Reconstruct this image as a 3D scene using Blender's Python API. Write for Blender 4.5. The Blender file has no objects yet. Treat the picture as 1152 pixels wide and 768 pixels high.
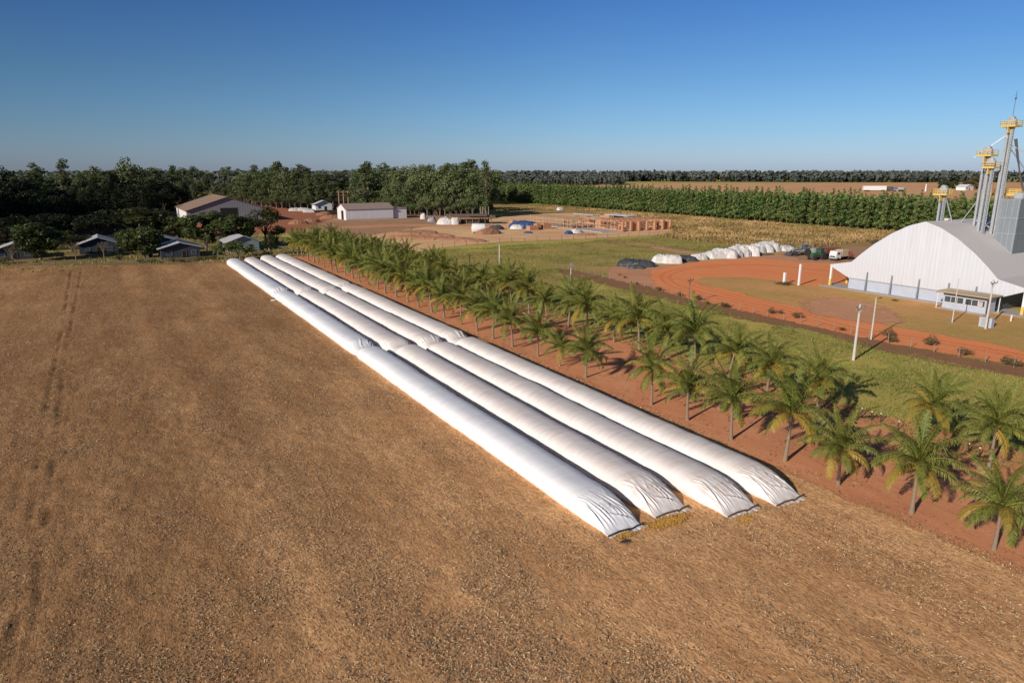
import bpy, bmesh, math, random
import numpy as np
from mathutils import Vector, Matrix, noise as mnoise
from mathutils.geometry import tessellate_polygon
random.seed(7); RNG = np.random.default_rng(7)
R = math.radians
scene = bpy.context.scene
COL = scene.collection
CAMH = 25.0; PITCH = R(14); FPX = 768.0
ROT = math.atan2(.508, .861)               # the farm grid: local x = t (away to the right), local y = s (along the bags)
CA, SA = math.cos(ROT), math.sin(ROT)

def G(x, y, z=0.0):                        # measured photo position -> point on the ground
    u, v = x-576, y-384
    d = FPX*math.sin(PITCH)+v*math.cos(PITCH); w = FPX*math.cos(PITCH)-v*math.sin(PITCH)
    k = (CAMH-z)/d
    return (u*k, w*k)
def F(t, s): return (t*CA-s*SA, t*SA+s*CA)
def TS(x, y, z=0):
    X, Y = G(x, y, z); return (X*CA+Y*SA, -X*SA+Y*CA)
def Zat(y, Y):                             # height of a point seen at row y that stands at depth Y
    v = y-384
    d = FPX*math.sin(PITCH)+v*math.cos(PITCH); w = FPX*math.cos(PITCH)-v*math.sin(PITCH)
    return CAMH-d*Y/w

# ---------------------------------------------------------------- objects
def tag(o, label=None, cat=None, group=None, kind=None):
    if label: o['label'] = label
    if cat: o['category'] = cat
    if group: o['group'] = group
    if kind: o['kind'] = kind
    return o
def thing(name, label, cat, loc=(0, 0, 0), rz=0.0, group=None):
    o = bpy.data.objects.new(name, None); COL.objects.link(o)
    o.empty_display_size = .5
    o.location = loc; o.rotation_euler = (0, 0, rz)
    return tag(o, label, cat, group)
def link(name, me, parent=None, loc=(0, 0, 0), rot=(0, 0, 0), scale=(1, 1, 1)):
    o = bpy.data.objects.new(name, me); COL.objects.link(o)
    o.location = loc; o.rotation_euler = rot; o.scale = scale
    if parent: o.parent = parent
    return o
def copy_tree(o, parent=None):
    c = o.copy(); COL.objects.link(c)
    if parent: c.parent = parent
    for ch in list(o.children): copy_tree(ch, c)
    return c

class MB:
    """collects simple shapes and links them as ONE mesh"""
    def __init__(self): self.v = []; self.f = []; self.m = []
    def add(self, vs, fs, mi=0):
        b = len(self.v); self.v += [tuple(p) for p in vs]
        self.f += [tuple(b+i for i in f) for f in fs]; self.m += [mi]*len(fs); return self
    def box(self, c, s, mi=0, rz=0, rx=0, ry=0, bev=0):
        M = Matrix.Translation(c) @ Matrix.Rotation(rz, 4, 'Z') @ Matrix.Rotation(ry, 4, 'Y') @ Matrix.Rotation(rx, 4, 'X')
        x, y, z = s[0]/2, s[1]/2, s[2]/2
        if bev <= 0:
            vs = [M @ Vector((a*x, b*y, e*z)) for e in (-1, 1) for a, b in ((-1, -1), (1, -1), (1, 1), (-1, 1))]
            return self.add(vs, [(3, 2, 1, 0), (4, 5, 6, 7), (0, 1, 5, 4), (1, 2, 6, 5), (2, 3, 7, 6), (3, 0, 4, 7)], mi)
        bev = min(bev, x*.9, y*.9, z*.9)
        vs = []
        for zz, k in ((-z, 1), (-z+bev, 0), (z-bev, 0), (z, 1)):
            q = bev*k*.8
            for a, b in ((-1, -1), (1, -1), (1, 1), (-1, 1)):
                for (da, db) in (((bev, 0), (0, bev)) if a*b < 0 else ((0, bev), (bev, 0))):
                    px = a*(x-da-q); py = b*(y-db-q)
                    vs.append(M @ Vector((px, py, zz)))
        fs = [tuple(range(7, -1, -1)), tuple(range(24, 32))]
        for r in range(3):
            for i in range(8):
                j = (i+1) % 8; fs.append((r*8+i, r*8+j, r*8+8+j, r*8+8+i))
        return self.add(vs, fs, mi)
    def tube(self, pts, rad, n=8, mi=0, cap=True):
        pts = [Vector(p) for p in pts]
        rad = rad if isinstance(rad, (list, tuple)) else [rad]*len(pts)
        vs = []; fs = []
        for i, p in enumerate(pts):
            d = (pts[min(i+1, len(pts)-1)]-pts[max(i-1, 0)]).normalized()
            a = d.orthogonal().normalized() if abs(d.z) < .95 else Vector((1, 0, 0))
            a = (a-d*a.dot(d)).normalized(); b = d.cross(a)
            for k in range(n):
                q = 2*math.pi*k/n; vs.append(p+(a*math.cos(q)+b*math.sin(q))*rad[i])
        for i in range(len(pts)-1):
            for k in range(n):
                l = (k+1) % n; fs.append((i*n+k, i*n+l, (i+1)*n+l, (i+1)*n+k))
        if cap: fs += [tuple(range(n-1, -1, -1)), tuple(range((len(pts)-1)*n, len(pts)*n))]
        return self.add(vs, fs, mi)
    def beam(self, p0, p1, w, mi=0): return self.tube([p0, p1], w*.7, 4, mi)
    def prism(self, poly, axis, a0, a1, mi=0):      # poly 2D extruded along an axis
        def mk(u, v, a):
            return {'x': (a, u, v), 'y': (u, a, v), 'z': (u, v, a)}[axis]
        n = len(poly)
        vs = [mk(u, v, a0) for u, v in poly]+[mk(u, v, a1) for u, v in poly]
        fs = [tuple(range(n)), tuple(range(2*n-1, n-1, -1))]+[(i, n+i, n+(i+1) % n, (i+1) % n) for i in range(n)]
        return self.add(vs, fs, mi)
    def lathe(self, prof, c=(0, 0, 0), n=16, mi=0, axis='z'):
        vs = []; fs = []
        for r, h in prof:
            for k in range(n):
                a = 2*math.pi*k/n
                p = (r*math.cos(a), r*math.sin(a), h)
                if axis == 'x': p = (h, p[0], p[1])
                if axis == 'y': p = (p[0], h, p[1])
                vs.append((c[0]+p[0], c[1]+p[1], c[2]+p[2]))
        for i in range(len(prof)-1):
            for k in range(n):
                l = (k+1) % n; fs.append((i*n+k, i*n+l, (i+1)*n+l, (i+1)*n+k))
        fs += [tuple(range(n-1, -1, -1)), tuple(range((len(prof)-1)*n, len(prof)*n))]
        return self.add(vs, fs, mi)
    def mesh(self, name, mats, smooth=False):
        me = bpy.data.meshes.new(name)
        me.from_pydata(self.v, [], self.f)
        for m in (mats if isinstance(mats, (list, tuple)) else [mats]): me.materials.append(m)
        me.polygons.foreach_set('material_index', self.m)
        bm = bmesh.new(); bm.from_mesh(me); bmesh.ops.recalc_face_normals(bm, faces=bm.faces); bm.to_mesh(me); bm.free()
        if smooth:
            me.polygons.foreach_set('use_smooth', [True]*len(me.polygons))
            try: me.set_sharp_from_angle(angle=R(35))
            except Exception: pass
        me.update(); return me
    def build(self, name, mats, parent=None, smooth=False, **kw):
        return link(name, self.mesh(name, mats, smooth), parent, **kw)

def np_mesh(name, V, Q, mat, attrs=None, smooth=False):     # quads/tris from numpy
    me = bpy.data.meshes.new(name)
    V = np.asarray(V, dtype=np.float32); Q = np.asarray(Q, dtype=np.int32)
    k = Q.shape[1]
    me.vertices.add(len(V)); me.vertices.foreach_set('co', V.ravel())
    me.loops.add(Q.size); me.loops.foreach_set('vertex_index', Q.ravel())
    me.polygons.add(len(Q)); me.polygons.foreach_set('loop_start', np.arange(0, Q.size, k, dtype=np.int32))
    if smooth: me.polygons.foreach_set('use_smooth', np.ones(len(Q), dtype=bool))
    me.update(calc_edges=True)
    for n_, a in (attrs or {}).items():
        at = me.attributes.new(n_, 'FLOAT', 'POINT'); at.data.foreach_set('value', np.asarray(a, dtype=np.float32))
    me.materials.append(mat)
    return me

# ---------------------------------------------------------------- noise for numpy
_perm = RNG.random((64, 64))
def vnoise(x, y, seed=0):
    x = x+seed*17.3; y = y+seed*9.7
    xi = np.floor(x).astype(int); yi = np.floor(y).astype(int); fx = x-xi; fy = y-yi
    fx = fx*fx*(3-2*fx); fy = fy*fy*(3-2*fy)
    g = lambda a, b: _perm[a % 64, b % 64]
    return (g(xi, yi)*(1-fx)+g(xi+1, yi)*fx)*(1-fy)+(g(xi, yi+1)*(1-fx)+g(xi+1, yi+1)*fx)*fy
def fbm(x, y, o=4, seed=0):
    r = 0; a = 1; t = 0
    for i in range(o):
        r = r+a*vnoise(x*2**i, y*2**i, seed+i); t += a; a *= .5
    return r/t

# ---------------------------------------------------------------- materials
def newmat(name):
    m = bpy.data.materials.new(name); m.use_nodes = True
    nt = m.node_tree; b = nt.nodes['Principled BSDF']
    b.inputs['Specular IOR Level'].default_value = .25
    return m, nt, b
def N(nt, t, **kw):
    n = nt.nodes.new(t)
    for k, v in kw.items(): setattr(n, k, v)
    return n
def c4(c): return (c[0], c[1], c[2], 1)
def noise_fac(nt, vec, scale, detail=4, rough=.6, lo=.35, hi=.65):
    n = N(nt, 'ShaderNodeTexNoise'); n.inputs['Scale'].default_value = scale
    n.inputs['Detail'].default_value = detail; n.inputs['Roughness'].default_value = rough
    nt.links.new(vec, n.inputs['Vector'])
    mr = N(nt, 'ShaderNodeMapRange'); mr.inputs['From Min'].default_value = lo; mr.inputs['From Max'].default_value = hi
    nt.links.new(n.outputs['Fac'], mr.inputs['Value'])
    return mr.outputs['Result'], n.outputs['Fac']
def mixc(nt, fac, a, b, mode='MIX'):
    m = N(nt, 'ShaderNodeMix', data_type='RGBA', blend_type=mode)
    if isinstance(fac, float): m.inputs[0].default_value = fac
    else: nt.links.new(fac, m.inputs[0])
    for i, c in ((6, a), (7, b)):
        if isinstance(c, tuple): m.inputs[i].default_value = c4(c)
        else: nt.links.new(c, m.inputs[i])
    return m.outputs[2]
def coords(nt, world=False, scale=(1, 1, 1), rz=0):
    if world:
        v = N(nt, 'ShaderNodeNewGeometry').outputs['Position']
    else:
        v = N(nt, 'ShaderNodeTexCoord').outputs['Object']
    if scale != (1, 1, 1) or rz:
        mp = N(nt, 'ShaderNodeMapping'); mp.vector_type = 'TEXTURE'; mp.inputs['Scale'].default_value = tuple(1/q for q in scale); mp.inputs['Rotation'].default_value = (0, 0, -rz)
        nt.links.new(v, mp.inputs['Vector']); v = mp.outputs['Vector']
    return v
def bumpn(nt, b, h, strength, dist):
    bp = N(nt, 'ShaderNodeBump'); bp.inputs['Strength'].default_value = strength; bp.inputs['Distance'].default_value = dist
    nt.links.new(h, bp.inputs['Height']); nt.links.new(bp.outputs[0], b.inputs['Normal'])

def plain(name, c, c2=None, rough=.7, scale=1.5, bump=0.0, bscale=20, metal=0.0, spec=.25, stretch=(1, 1, 1), world=False):
    m, nt, b = newmat(name)
    b.inputs['Roughness'].default_value = rough; b.inputs['Metallic'].default_value = metal
    b.inputs['Specular IOR Level'].default_value = spec
    v = coords(nt, world, stretch)
    c2 = c2 or tuple(x*.78 for x in c)
    f, _ = noise_fac(nt, v, scale, 5, .65, .35, .7)
    f2, raw = noise_fac(nt, v, bscale, 3, .6, .3, .8)
    col = mixc(nt, f, c, c2)
    col = mixc(nt, f2, col, tuple(x*.9 for x in c2))
    nt.links.new(col, b.inputs['Base Color'])
    if bump: bumpn(nt, b, raw, bump, .02)
    return m
def corrugated(name, c, c2, axis, pitch=.9, rough=.5, bump=.6, metal=0.0, mixd=.15):
    m, nt, b = newmat(name); b.inputs['Roughness'].default_value = rough; b.inputs['Metallic'].default_value = metal
    v = coords(nt); w = N(nt, 'ShaderNodeTexWave', wave_type='BANDS', bands_direction=axis)
    w.inputs['Scale'].default_value = .314/pitch; w.inputs['Distortion'].default_value = 0
    nt.links.new(v, w.inputs['Vector'])
    st = coords(nt, False, {'X': (1.6, .12, .12), 'Y': (.12, 1.6, .12)}[axis])
    f, _ = noise_fac(nt, st, 1.0, 6, .7, .35, .75)
    f2, _ = noise_fac(nt, v, .12, 3, .6, .4, .65)
    col = mixc(nt, f, c, c2); col = mixc(nt, f2, col, tuple(.5*(p+q) for p, q in zip(c, c2)))
    sz = N(nt, 'ShaderNodeSeparateXYZ'); nt.links.new(v, sz.inputs[0])
    mz = N(nt, 'ShaderNodeMapRange'); mz.inputs['From Min'].default_value = 7; mz.inputs['From Max'].default_value = 1.5; nt.links.new(sz.outputs['Z'], mz.inputs['Value'])
    fd, _ = noise_fac(nt, st, 2.2, 5, .7, .3, .75)
    md = N(nt, 'ShaderNodeMath', operation='MULTIPLY'); nt.links.new(mz.outputs[0], md.inputs[0]); nt.links.new(fd, md.inputs[1])
    md2 = N(nt, 'ShaderNodeMath', operation='MULTIPLY'); nt.links.new(md.outputs[0], md2.inputs[0]); md2.inputs[1].default_value = .30
    col = mixc(nt, md2.outputs[0], col, (.46, .30, .22))
    col = mixc(nt, w.outputs['Fac'], mixc(nt, mixd, col, (0, 0, 0)), col)
    nt.links.new(col, b.inputs['Base Color'])
    bumpn(nt, b, w.outputs['Fac'], bump, .05)
    return m
def ground_mat(name, cols, scales=(.02, .15, 1.2, 7), bump=.5, bdist=.08, fleck=None, edge=False, rz=0, stretch=(1, 1, 1), dark=False, contrast=1.0):
    """cols: base, large patches, medium patches, fine grains"""
    m, nt, b = newmat(name); b.inputs['Roughness'].default_value = .95; b.inputs['Specular IOR Level'].default_value = .05
    v = coords(nt, True); vs = coords(nt, True, stretch, rz)
    f1, _ = noise_fac(nt, v, scales[0], 5, .6, .38, .62)
    f2, _ = noise_fac(nt, vs, scales[1], 6, .65, .38, .64)
    f3, r3 = noise_fac(nt, vs, scales[2], 6, .7, .38, .64)
    f4, r4 = noise_fac(nt, vs, scales[3], 5, .75, .42, .62)
    col = mixc(nt, f1, cols[0], cols[1])
    mm = N(nt, 'ShaderNodeMath', operation='MULTIPLY'); nt.links.new(f2, mm.inputs[0]); mm.inputs[1].default_value = .75*contrast
    col = mixc(nt, mm.outputs[0], col, cols[2])
    mm = N(nt, 'ShaderNodeMath', operation='MULTIPLY'); nt.links.new(f3, mm.inputs[0]); mm.inputs[1].default_value = .45*contrast
    col = mixc(nt, mm.outputs[0], col, cols[3])
    mm = N(nt, 'ShaderNodeMath', operation='MULTIPLY'); nt.links.new(f4, mm.inputs[0]); mm.inputs[1].default_value = min(.85, .55*contrast*(1.35 if dark else 1))
    col = mixc(nt, mm.outputs[0], col, cols[4] if len(cols) > 4 else tuple(x*.5 for x in cols[0]))
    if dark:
        sx = N(nt, 'ShaderNodeAttribute', attribute_name='cover_falloff')
        col = mixc(nt, sx.outputs['Fac'], mixc(nt, 1.0, col, (1.42, 1.38, 1.33), 'MULTIPLY'), mixc(nt, 1.0, col, (2.80, 2.72, 2.62), 'MULTIPLY'))  # darker toward the left: light falloff put into the field colour
        at = N(nt, 'ShaderNodeAttribute', attribute_name='rut')
        col = mixc(nt, at.outputs['Fac'], col, (.045, .026, .014))  # bare dark soil plus rut shadow, both put into the colour
    nt.links.new(col, b.inputs['Base Color'])
    add = N(nt, 'ShaderNodeMath', operation='MULTIPLY_ADD'); nt.links.new(r4, add.inputs[0]); add.inputs[1].default_value = .6; nt.links.new(r3, add.inputs[2])
    bumpn(nt, b, add.outputs[0], bump, bdist)
    if edge:
        at = N(nt, 'ShaderNodeAttribute', attribute_name='fade')
        ne, _ = noise_fac(nt, v, scales[2]*.6, 6, .75, .3, .7)
        s = N(nt, 'ShaderNodeMath', operation='ADD'); nt.links.new(at.outputs['Fac'], s.inputs[0])
        mm = N(nt, 'ShaderNodeMath', operation='MULTIPLY_ADD'); nt.links.new(ne, mm.inputs[0]); mm.inputs[1].default_value = .9; mm.inputs[2].default_value = -.45
        nt.links.new(mm.outputs[0], s.inputs[1])
        mr = N(nt, 'ShaderNodeMapRange'); mr.inputs['From Min'].default_value = .42; mr.inputs['From Max'].default_value = .58
        nt.links.new(s.outputs[0], mr.inputs['Value'])
        # fully inside stays opaque whatever the noise
        gt = N(nt, 'ShaderNodeMath', operation='GREATER_THAN'); nt.links.new(at.outputs['Fac'], gt.inputs[0]); gt.inputs[1].default_value = .97
        mx = N(nt, 'ShaderNodeMath', operation='MAXIMUM'); nt.links.new(gt.outputs[0], mx.inputs[0]); nt.links.new(mr.outputs[0], mx.inputs[1])
        nt.links.new(mx.outputs[0], b.inputs['Alpha'])
    return m
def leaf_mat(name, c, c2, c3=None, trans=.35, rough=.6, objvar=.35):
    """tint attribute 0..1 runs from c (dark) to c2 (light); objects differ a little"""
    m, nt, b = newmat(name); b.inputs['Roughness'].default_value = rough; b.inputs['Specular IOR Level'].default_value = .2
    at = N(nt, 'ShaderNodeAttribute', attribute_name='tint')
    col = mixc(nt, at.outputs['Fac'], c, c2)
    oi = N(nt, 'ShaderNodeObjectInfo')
    if c3:
        mm = N(nt, 'ShaderNodeMath', operation='MULTIPLY'); nt.links.new(oi.outputs['Random'], mm.inputs[0]); mm.inputs[1].default_value = objvar
        col = mixc(nt, mm.outputs[0], col, c3)
    nt.links.new(col, b.inputs['Base Color'])
    tr = N(nt, 'ShaderNodeBsdfTranslucent'); nt.links.new(mixc(nt, .3, col, (.35, .4, .05)), tr.inputs['Color'])
    mx = N(nt, 'ShaderNodeMixShader'); mx.inputs[0].default_value = trans
    nt.links.new(b.outputs[0], mx.inputs[1]); nt.links.new(tr.outputs[0], mx.inputs[2])
    nt.links.new(mx.outputs[0], nt.nodes['Material Output'].inputs['Surface'])
    return m
def bag_mat(name, c, dust, amount):
    m, nt, b = newmat(name); b.inputs['Roughness'].default_value = .42; b.inputs['Specular IOR Level'].default_value = .4
    v = coords(nt); vt = coords(nt, False, (.5, 3.0, .5))
    f, r1 = noise_fac(nt, vt, .9, 6, .65, .42, .68)
    f2, _ = noise_fac(nt, v, .5, 5, .7, .45, .75)
    f3, _ = noise_fac(nt, v, 6, 4, .7, .6, .8)
    geo = N(nt, 'ShaderNodeNewGeometry'); sx = N(nt, 'ShaderNodeSeparateXYZ'); nt.links.new(geo.outputs['Normal'], sx.inputs[0])
    up = N(nt, 'ShaderNodeMapRange'); up.inputs['From Min'].default_value = .2; up.inputs['From Max'].default_value = .95; nt.links.new(sx.outputs['Z'], up.inputs['Value'])
    mm = N(nt, 'ShaderNodeMath', operation='MULTIPLY'); nt.links.new(up.outputs[0], mm.inputs[0])
    ad = N(nt, 'ShaderNodeMath', operation='MULTIPLY_ADD'); nt.links.new(f, ad.inputs[0]); ad.inputs[1].default_value = amount; ad.inputs[2].default_value = amount*.55
    nt.links.new(ad.outputs[0], mm.inputs[1])
    col = mixc(nt, mm.outputs[0], c, dust)
    m2 = N(nt, 'ShaderNodeMath', operation='MULTIPLY'); nt.links.new(f2, m2.inputs[0]); m2.inputs[1].default_value = amount*.9
    col = mixc(nt, m2.outputs[0], col, tuple(.5*(a+d) for a, d in zip(c, dust)))
    m3 = N(nt, 'ShaderNodeMath', operation='MULTIPLY'); nt.links.new(f3, m3.inputs[0]); m3.inputs[1].default_value = .12
    col = mixc(nt, m3.outputs[0], col, (.4, .3, .24))
    nt.links.new(col, b.inputs['Base Color'])
    bumpn(nt, b, r1, .25, .12)
    return m

M = {}
M['meadow'] = ground_mat('meadow_ground', [(0.421, 0.361, 0.078), (0.655, 0.448, 0.130), (0.311, 0.348, 0.061), (0.748, 0.506, 0.163), (0.218, 0.190, 0.052)], (.02, .09, .5, 3), .7, .15)
M['pasture'] = ground_mat('pasture_ground', [(0.365, 0.291, 0.079), (0.570, 0.349, 0.122), (0.252, 0.241, 0.049), (0.593, 0.381, 0.139), (0.206, 0.150, 0.053)], (.03, .12, .6, 3.5), .8, .15, edge=True)
M['dry'] = ground_mat('dry_grass_ground', [(0.495, 0.314, 0.116), (0.363, 0.264, 0.092), (0.561, 0.347, 0.139), (0.264, 0.207, 0.069), (0.198, 0.132, 0.046)], (.02, .08, .35, 1.5), 1, .3, edge=True, rz=-ROT, stretch=(1, 1.6, 1))
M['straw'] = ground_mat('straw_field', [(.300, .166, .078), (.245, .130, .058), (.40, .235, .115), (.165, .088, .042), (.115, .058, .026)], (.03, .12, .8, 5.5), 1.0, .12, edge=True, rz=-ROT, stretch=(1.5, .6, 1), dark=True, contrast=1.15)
M['soil'] = ground_mat('red_soil', [(0.727, 0.291, 0.138), (0.565, 0.247, 0.122), (0.800, 0.378, 0.194), (0.606, 0.227, 0.106), (0.444, 0.172, 0.086)], (.05, .2, 1.0, 7), .5, .05, edge=True, rz=-ROT, stretch=(1.6, .5, 1))
M['road'] = ground_mat('red_road', [(0.800, 0.290, 0.109), (0.800, 0.248, 0.094), (0.800, 0.349, 0.149), (0.800, 0.267, 0.104), (0.755, 0.221, 0.085)], (.06, .2, .8, 5), .3, .04, edge=True, rz=-ROT, stretch=(1.6, .4, 1))
M['roadpale'] = ground_mat('pale_road_dirt', [(0.629, 0.312, 0.169), (0.515, 0.253, 0.139), (0.715, 0.386, 0.231), (0.572, 0.253, 0.123), (0.372, 0.194, 0.108)], (.05, .2, .9, 5), .4, .05, edge=True)
M['lawn'] = ground_mat('grass_island_lawn', [(0.543, 0.332, 0.110), (0.787, 0.353, 0.154), (0.381, 0.290, 0.067), (0.800, 0.386, 0.177), (0.271, 0.183, 0.067)], (.035, .09, .6, 4), .5, .06, edge=True)
M['tan'] = ground_mat('tan_site_dirt', [(0.800, 0.492, 0.240), (0.738, 0.386, 0.190), (0.800, 0.618, 0.340), (0.790, 0.415, 0.200), (0.515, 0.271, 0.140)], (.03, .09, .4, 2.5), .7, .12, edge=True)
M['brownyard'] = ground_mat('brown_yard', [(0.456, 0.261, 0.151), (0.371, 0.203, 0.119), (0.574, 0.321, 0.186), (0.405, 0.220, 0.119), (0.254, 0.144, 0.085)], (.03, .1, .5, 3), .5, .08, edge=True)
M['redyard'] = ground_mat('red_yard', [(0.413, 0.150, 0.077), (0.338, 0.125, 0.069), (0.475, 0.200, 0.112), (0.375, 0.150, 0.088), (0.225, 0.088, 0.050)], (.03, .09, .5, 3), .5, .08, edge=True)
M['darkstrip'] = ground_mat('dark_ploughed_strip', [(0.293, 0.146, 0.079), (0.376, 0.184, 0.100), (0.240, 0.139, 0.062), (0.479, 0.231, 0.112), (0.136, 0.077, 0.043)], (.05, .3, 1.2, 5), 1, .15, edge=True)
M['verge'] = ground_mat('dry_verge', [(0.312, 0.203, 0.094), (0.187, 0.164, 0.055), (0.421, 0.250, 0.125), (0.156, 0.140, 0.047), (0.125, 0.094, 0.039)], (.05, .2, .8, 3), .7, .1, edge=True)
M['farfield'] = ground_mat('far_tan_field', [(0.702, 0.364, 0.182), (0.614, 0.300, 0.146), (0.772, 0.455, 0.237), (0.580, 0.346, 0.164), (0.527, 0.273, 0.146)], (.004, .02, .1, .6), .2, .1, edge=True)
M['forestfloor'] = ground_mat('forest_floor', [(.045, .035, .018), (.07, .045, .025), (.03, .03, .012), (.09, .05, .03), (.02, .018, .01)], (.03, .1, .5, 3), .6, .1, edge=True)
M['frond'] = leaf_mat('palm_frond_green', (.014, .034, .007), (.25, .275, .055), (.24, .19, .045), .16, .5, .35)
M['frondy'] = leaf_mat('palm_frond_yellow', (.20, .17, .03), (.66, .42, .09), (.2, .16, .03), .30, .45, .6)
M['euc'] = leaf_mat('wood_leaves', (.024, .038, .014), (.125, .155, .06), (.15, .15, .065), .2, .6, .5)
M['dark'] = leaf_mat('dark_shaded_leaves', (.004, .007, .003), (.019, .026, .010), (.024, .030, .012), .12, .6, .5)  # dark foliage, with shade and edge falloff put into its colour
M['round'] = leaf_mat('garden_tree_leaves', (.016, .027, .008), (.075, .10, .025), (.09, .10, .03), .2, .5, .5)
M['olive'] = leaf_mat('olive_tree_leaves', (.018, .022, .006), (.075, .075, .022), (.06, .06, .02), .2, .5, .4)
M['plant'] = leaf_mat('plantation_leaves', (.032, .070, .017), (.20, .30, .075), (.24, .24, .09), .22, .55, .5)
M['belt'] = leaf_mat('hazed_forest_leaves', (.060, .074, .072), (.115, .125, .10), None, .1, .8)  # distance haze is put into this blue-grey leaf colour
M['bush'] = leaf_mat('roadside_bush_leaves', (.06, .06, .02), (.20, .17, .06), (.20, .13, .07), .2, .6, .6)
M['grass'] = leaf_mat('grass_blades', (.13, .155, .038), (.36, .31, .105), None, .3, .7)
M['drygrass'] = leaf_mat('dry_grass_blades', (.26, .18, .07), (.56, .36, .16), None, .25, .7)
M['strawchip'] = leaf_mat('straw_chips', (.135, .078, .042), (.80, .58, .34), None, .1, .7)
M['clod'] = plain('soil_clods', (.12, .065, .035), (.2, .11, .06), .95, 3, .4, 20)
M['trunk'] = plain('palm_trunk_bark', (.33, .24, .17), (.20, .145, .10), .85, 3, .6, 14, stretch=(1, 1, 4))
M['bark'] = plain('pale_bark', (.26, .21, .16), (.12, .09, .07), .85, 1.2, .4, 8)
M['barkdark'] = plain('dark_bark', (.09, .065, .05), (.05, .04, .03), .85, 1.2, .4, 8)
M['coco'] = plain('coconuts', (.38, .33, .07), (.25, .24, .05), .5, 4)
M['bagwhite'] = bag_mat('bag_plastic_clean', (.80, .79, .80), (.60, .57, .58), .34)
M['bagpink'] = bag_mat('bag_plastic_dusty', (.79, .755, .735), (.62, .49, .42), .55)
M['clamp'] = plain('black_clamp', (.03, .03, .035), (.05, .04, .04), .5)
M['clampred'] = plain('brown_clamp', (.19, .09, .065), (.12, .07, .05), .6)
M['concrete'] = plain('concrete', (.50, .47, .44), (.38, .34, .31), .85, 1, .3, 12)
M['pole'] = plain('concrete_pole', (.60, .57, .53), (.48, .43, .40), .85, 2, .2, 12)
M['wood'] = plain('weathered_wood', (.24, .17, .12), (.15, .10, .07), .85, 2, .3, 12)
M['postpale'] = plain('pale_fence_post', (.34, .27, .22), (.22, .17, .14), .85, 2)
M['wire'] = plain('fence_wire', (.25, .22, .2), None, .5, metal=.6)
M['whitesheet'] = corrugated('white_gable_sheet', (.58, .60, .66), (.50, .51, .55), 'Y', .75, .5, .2, mixd=.05)
M['roofgrey'] = corrugated('grey_roof_sheet', (.58, .54, .525), (.50, .455, .44), 'X', .9, .55, .08, mixd=.04)
M['bluewall'] = plain('pale_blue_wall', (.46, .50, .58), (.40, .42, .49), .8, .8, .1, 6)
M['yellow'] = plain('yellow_paint', (.74, .52, .13), (.60, .42, .12), .55, 2)
M['whitepaint'] = plain('white_paint', (.78, .77, .76), (.66, .63, .61), .6, 1.2)
M['galv'] = plain('galvanised_steel', (.50, .52, .54), (.36, .38, .41), .45, 1.2, 0, 9, metal=.25)
M['galvd'] = plain('dark_galvanised_sheet', (.26, .29, .32), (.20, .22, .25), .5, .6, 0, 6, metal=.2, stretch=(1, 1, .2))
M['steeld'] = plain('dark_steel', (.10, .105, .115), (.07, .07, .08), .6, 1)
M['cream'] = plain('cream_roof', (.55, .42, .27), (.45, .34, .22), .8, 1)
M['glass'] = plain('window_glass', (.045, .055, .07), (.07, .08, .10), .08, .5, spec=.6)
M['black'] = plain('dark_interior', (.012, .012, .012), (.02, .018, .016), .9)
M['brownroof'] = corrugated('brown_roof_sheet', (.33, .22, .155), (.24, .155, .11), 'Y', 1.3, .75, .3)
M['shedroof'] = corrugated('dusty_roof_sheet', (.36, .27, .22), (.27, .2, .17), 'X', 1.3, .75, .3)
M['shadedwall'] = corrugated('shaded_shed_wall', (.21, .215, .235), (.17, .17, .185), 'X', 1.2, .6, .3)  # the gable's shade is put into this grey
M['palewall'] = corrugated('pale_shed_wall', (.66, .66, .70), (.56, .54, .57), 'X', 1.2, .6, .3)
M['houseroof'] = plain('pale_house_roof', (.50, .50, .52), (.38, .36, .37), .7, .8, .2, 5)
M['housewall'] = plain('shaded_blue_house_wall', (.045, .055, .07), (.035, .04, .05), .8, 1)  # blue wall darkened: tree shade put into its colour
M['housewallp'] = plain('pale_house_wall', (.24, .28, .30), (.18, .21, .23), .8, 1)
M['brick'] = plain('orange_brick', (.56, .29, .17), (.42, .21, .12), .9, 1.5, .5, 12)
M['timber'] = plain('scaffold_timber', (.55, .36, .22), (.42, .27, .17), .85, 2)
M['tarpw'] = plain('white_tarp', (.74, .73, .72), (.50, .46, .43), .5, .7, 1.0, 2.2)
M['tarpb'] = plain('black_tarp', (.035, .037, .042), (.07, .07, .075), .4, .9, .8, 4)
M['tarpblue'] = plain('blue_tarp', (.05, .10, .26), (.04, .07, .16), .4, .9, .8, 4)
M['dirtpile'] = plain('piled_earth', (.40, .20, .11), (.28, .14, .08), .95, .8, .8, 5)
M['tyre'] = plain('tyre_rubber', (.025, .023, .022), (.045, .035, .03), .9, 3)
M['rim'] = plain('yellow_rim', (.62, .45, .08), None, .6)
M['tgreen'] = plain('green_tractor_paint', (.03, .14, .05), (.03, .10, .04), .4, 2)
M['tgrey'] = plain('grey_tractor_paint', (.30, .31, .33), (.2, .2, .21), .5, 2)
M['tred'] = plain('faded_red_paint', (.40, .13, .075), (.32, .11, .07), .6, 2)
M['banana'] = leaf_mat('banana_leaves', (.03, .055, .012), (.11, .14, .035), (.09, .09, .03), .3, .4, .4)

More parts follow.
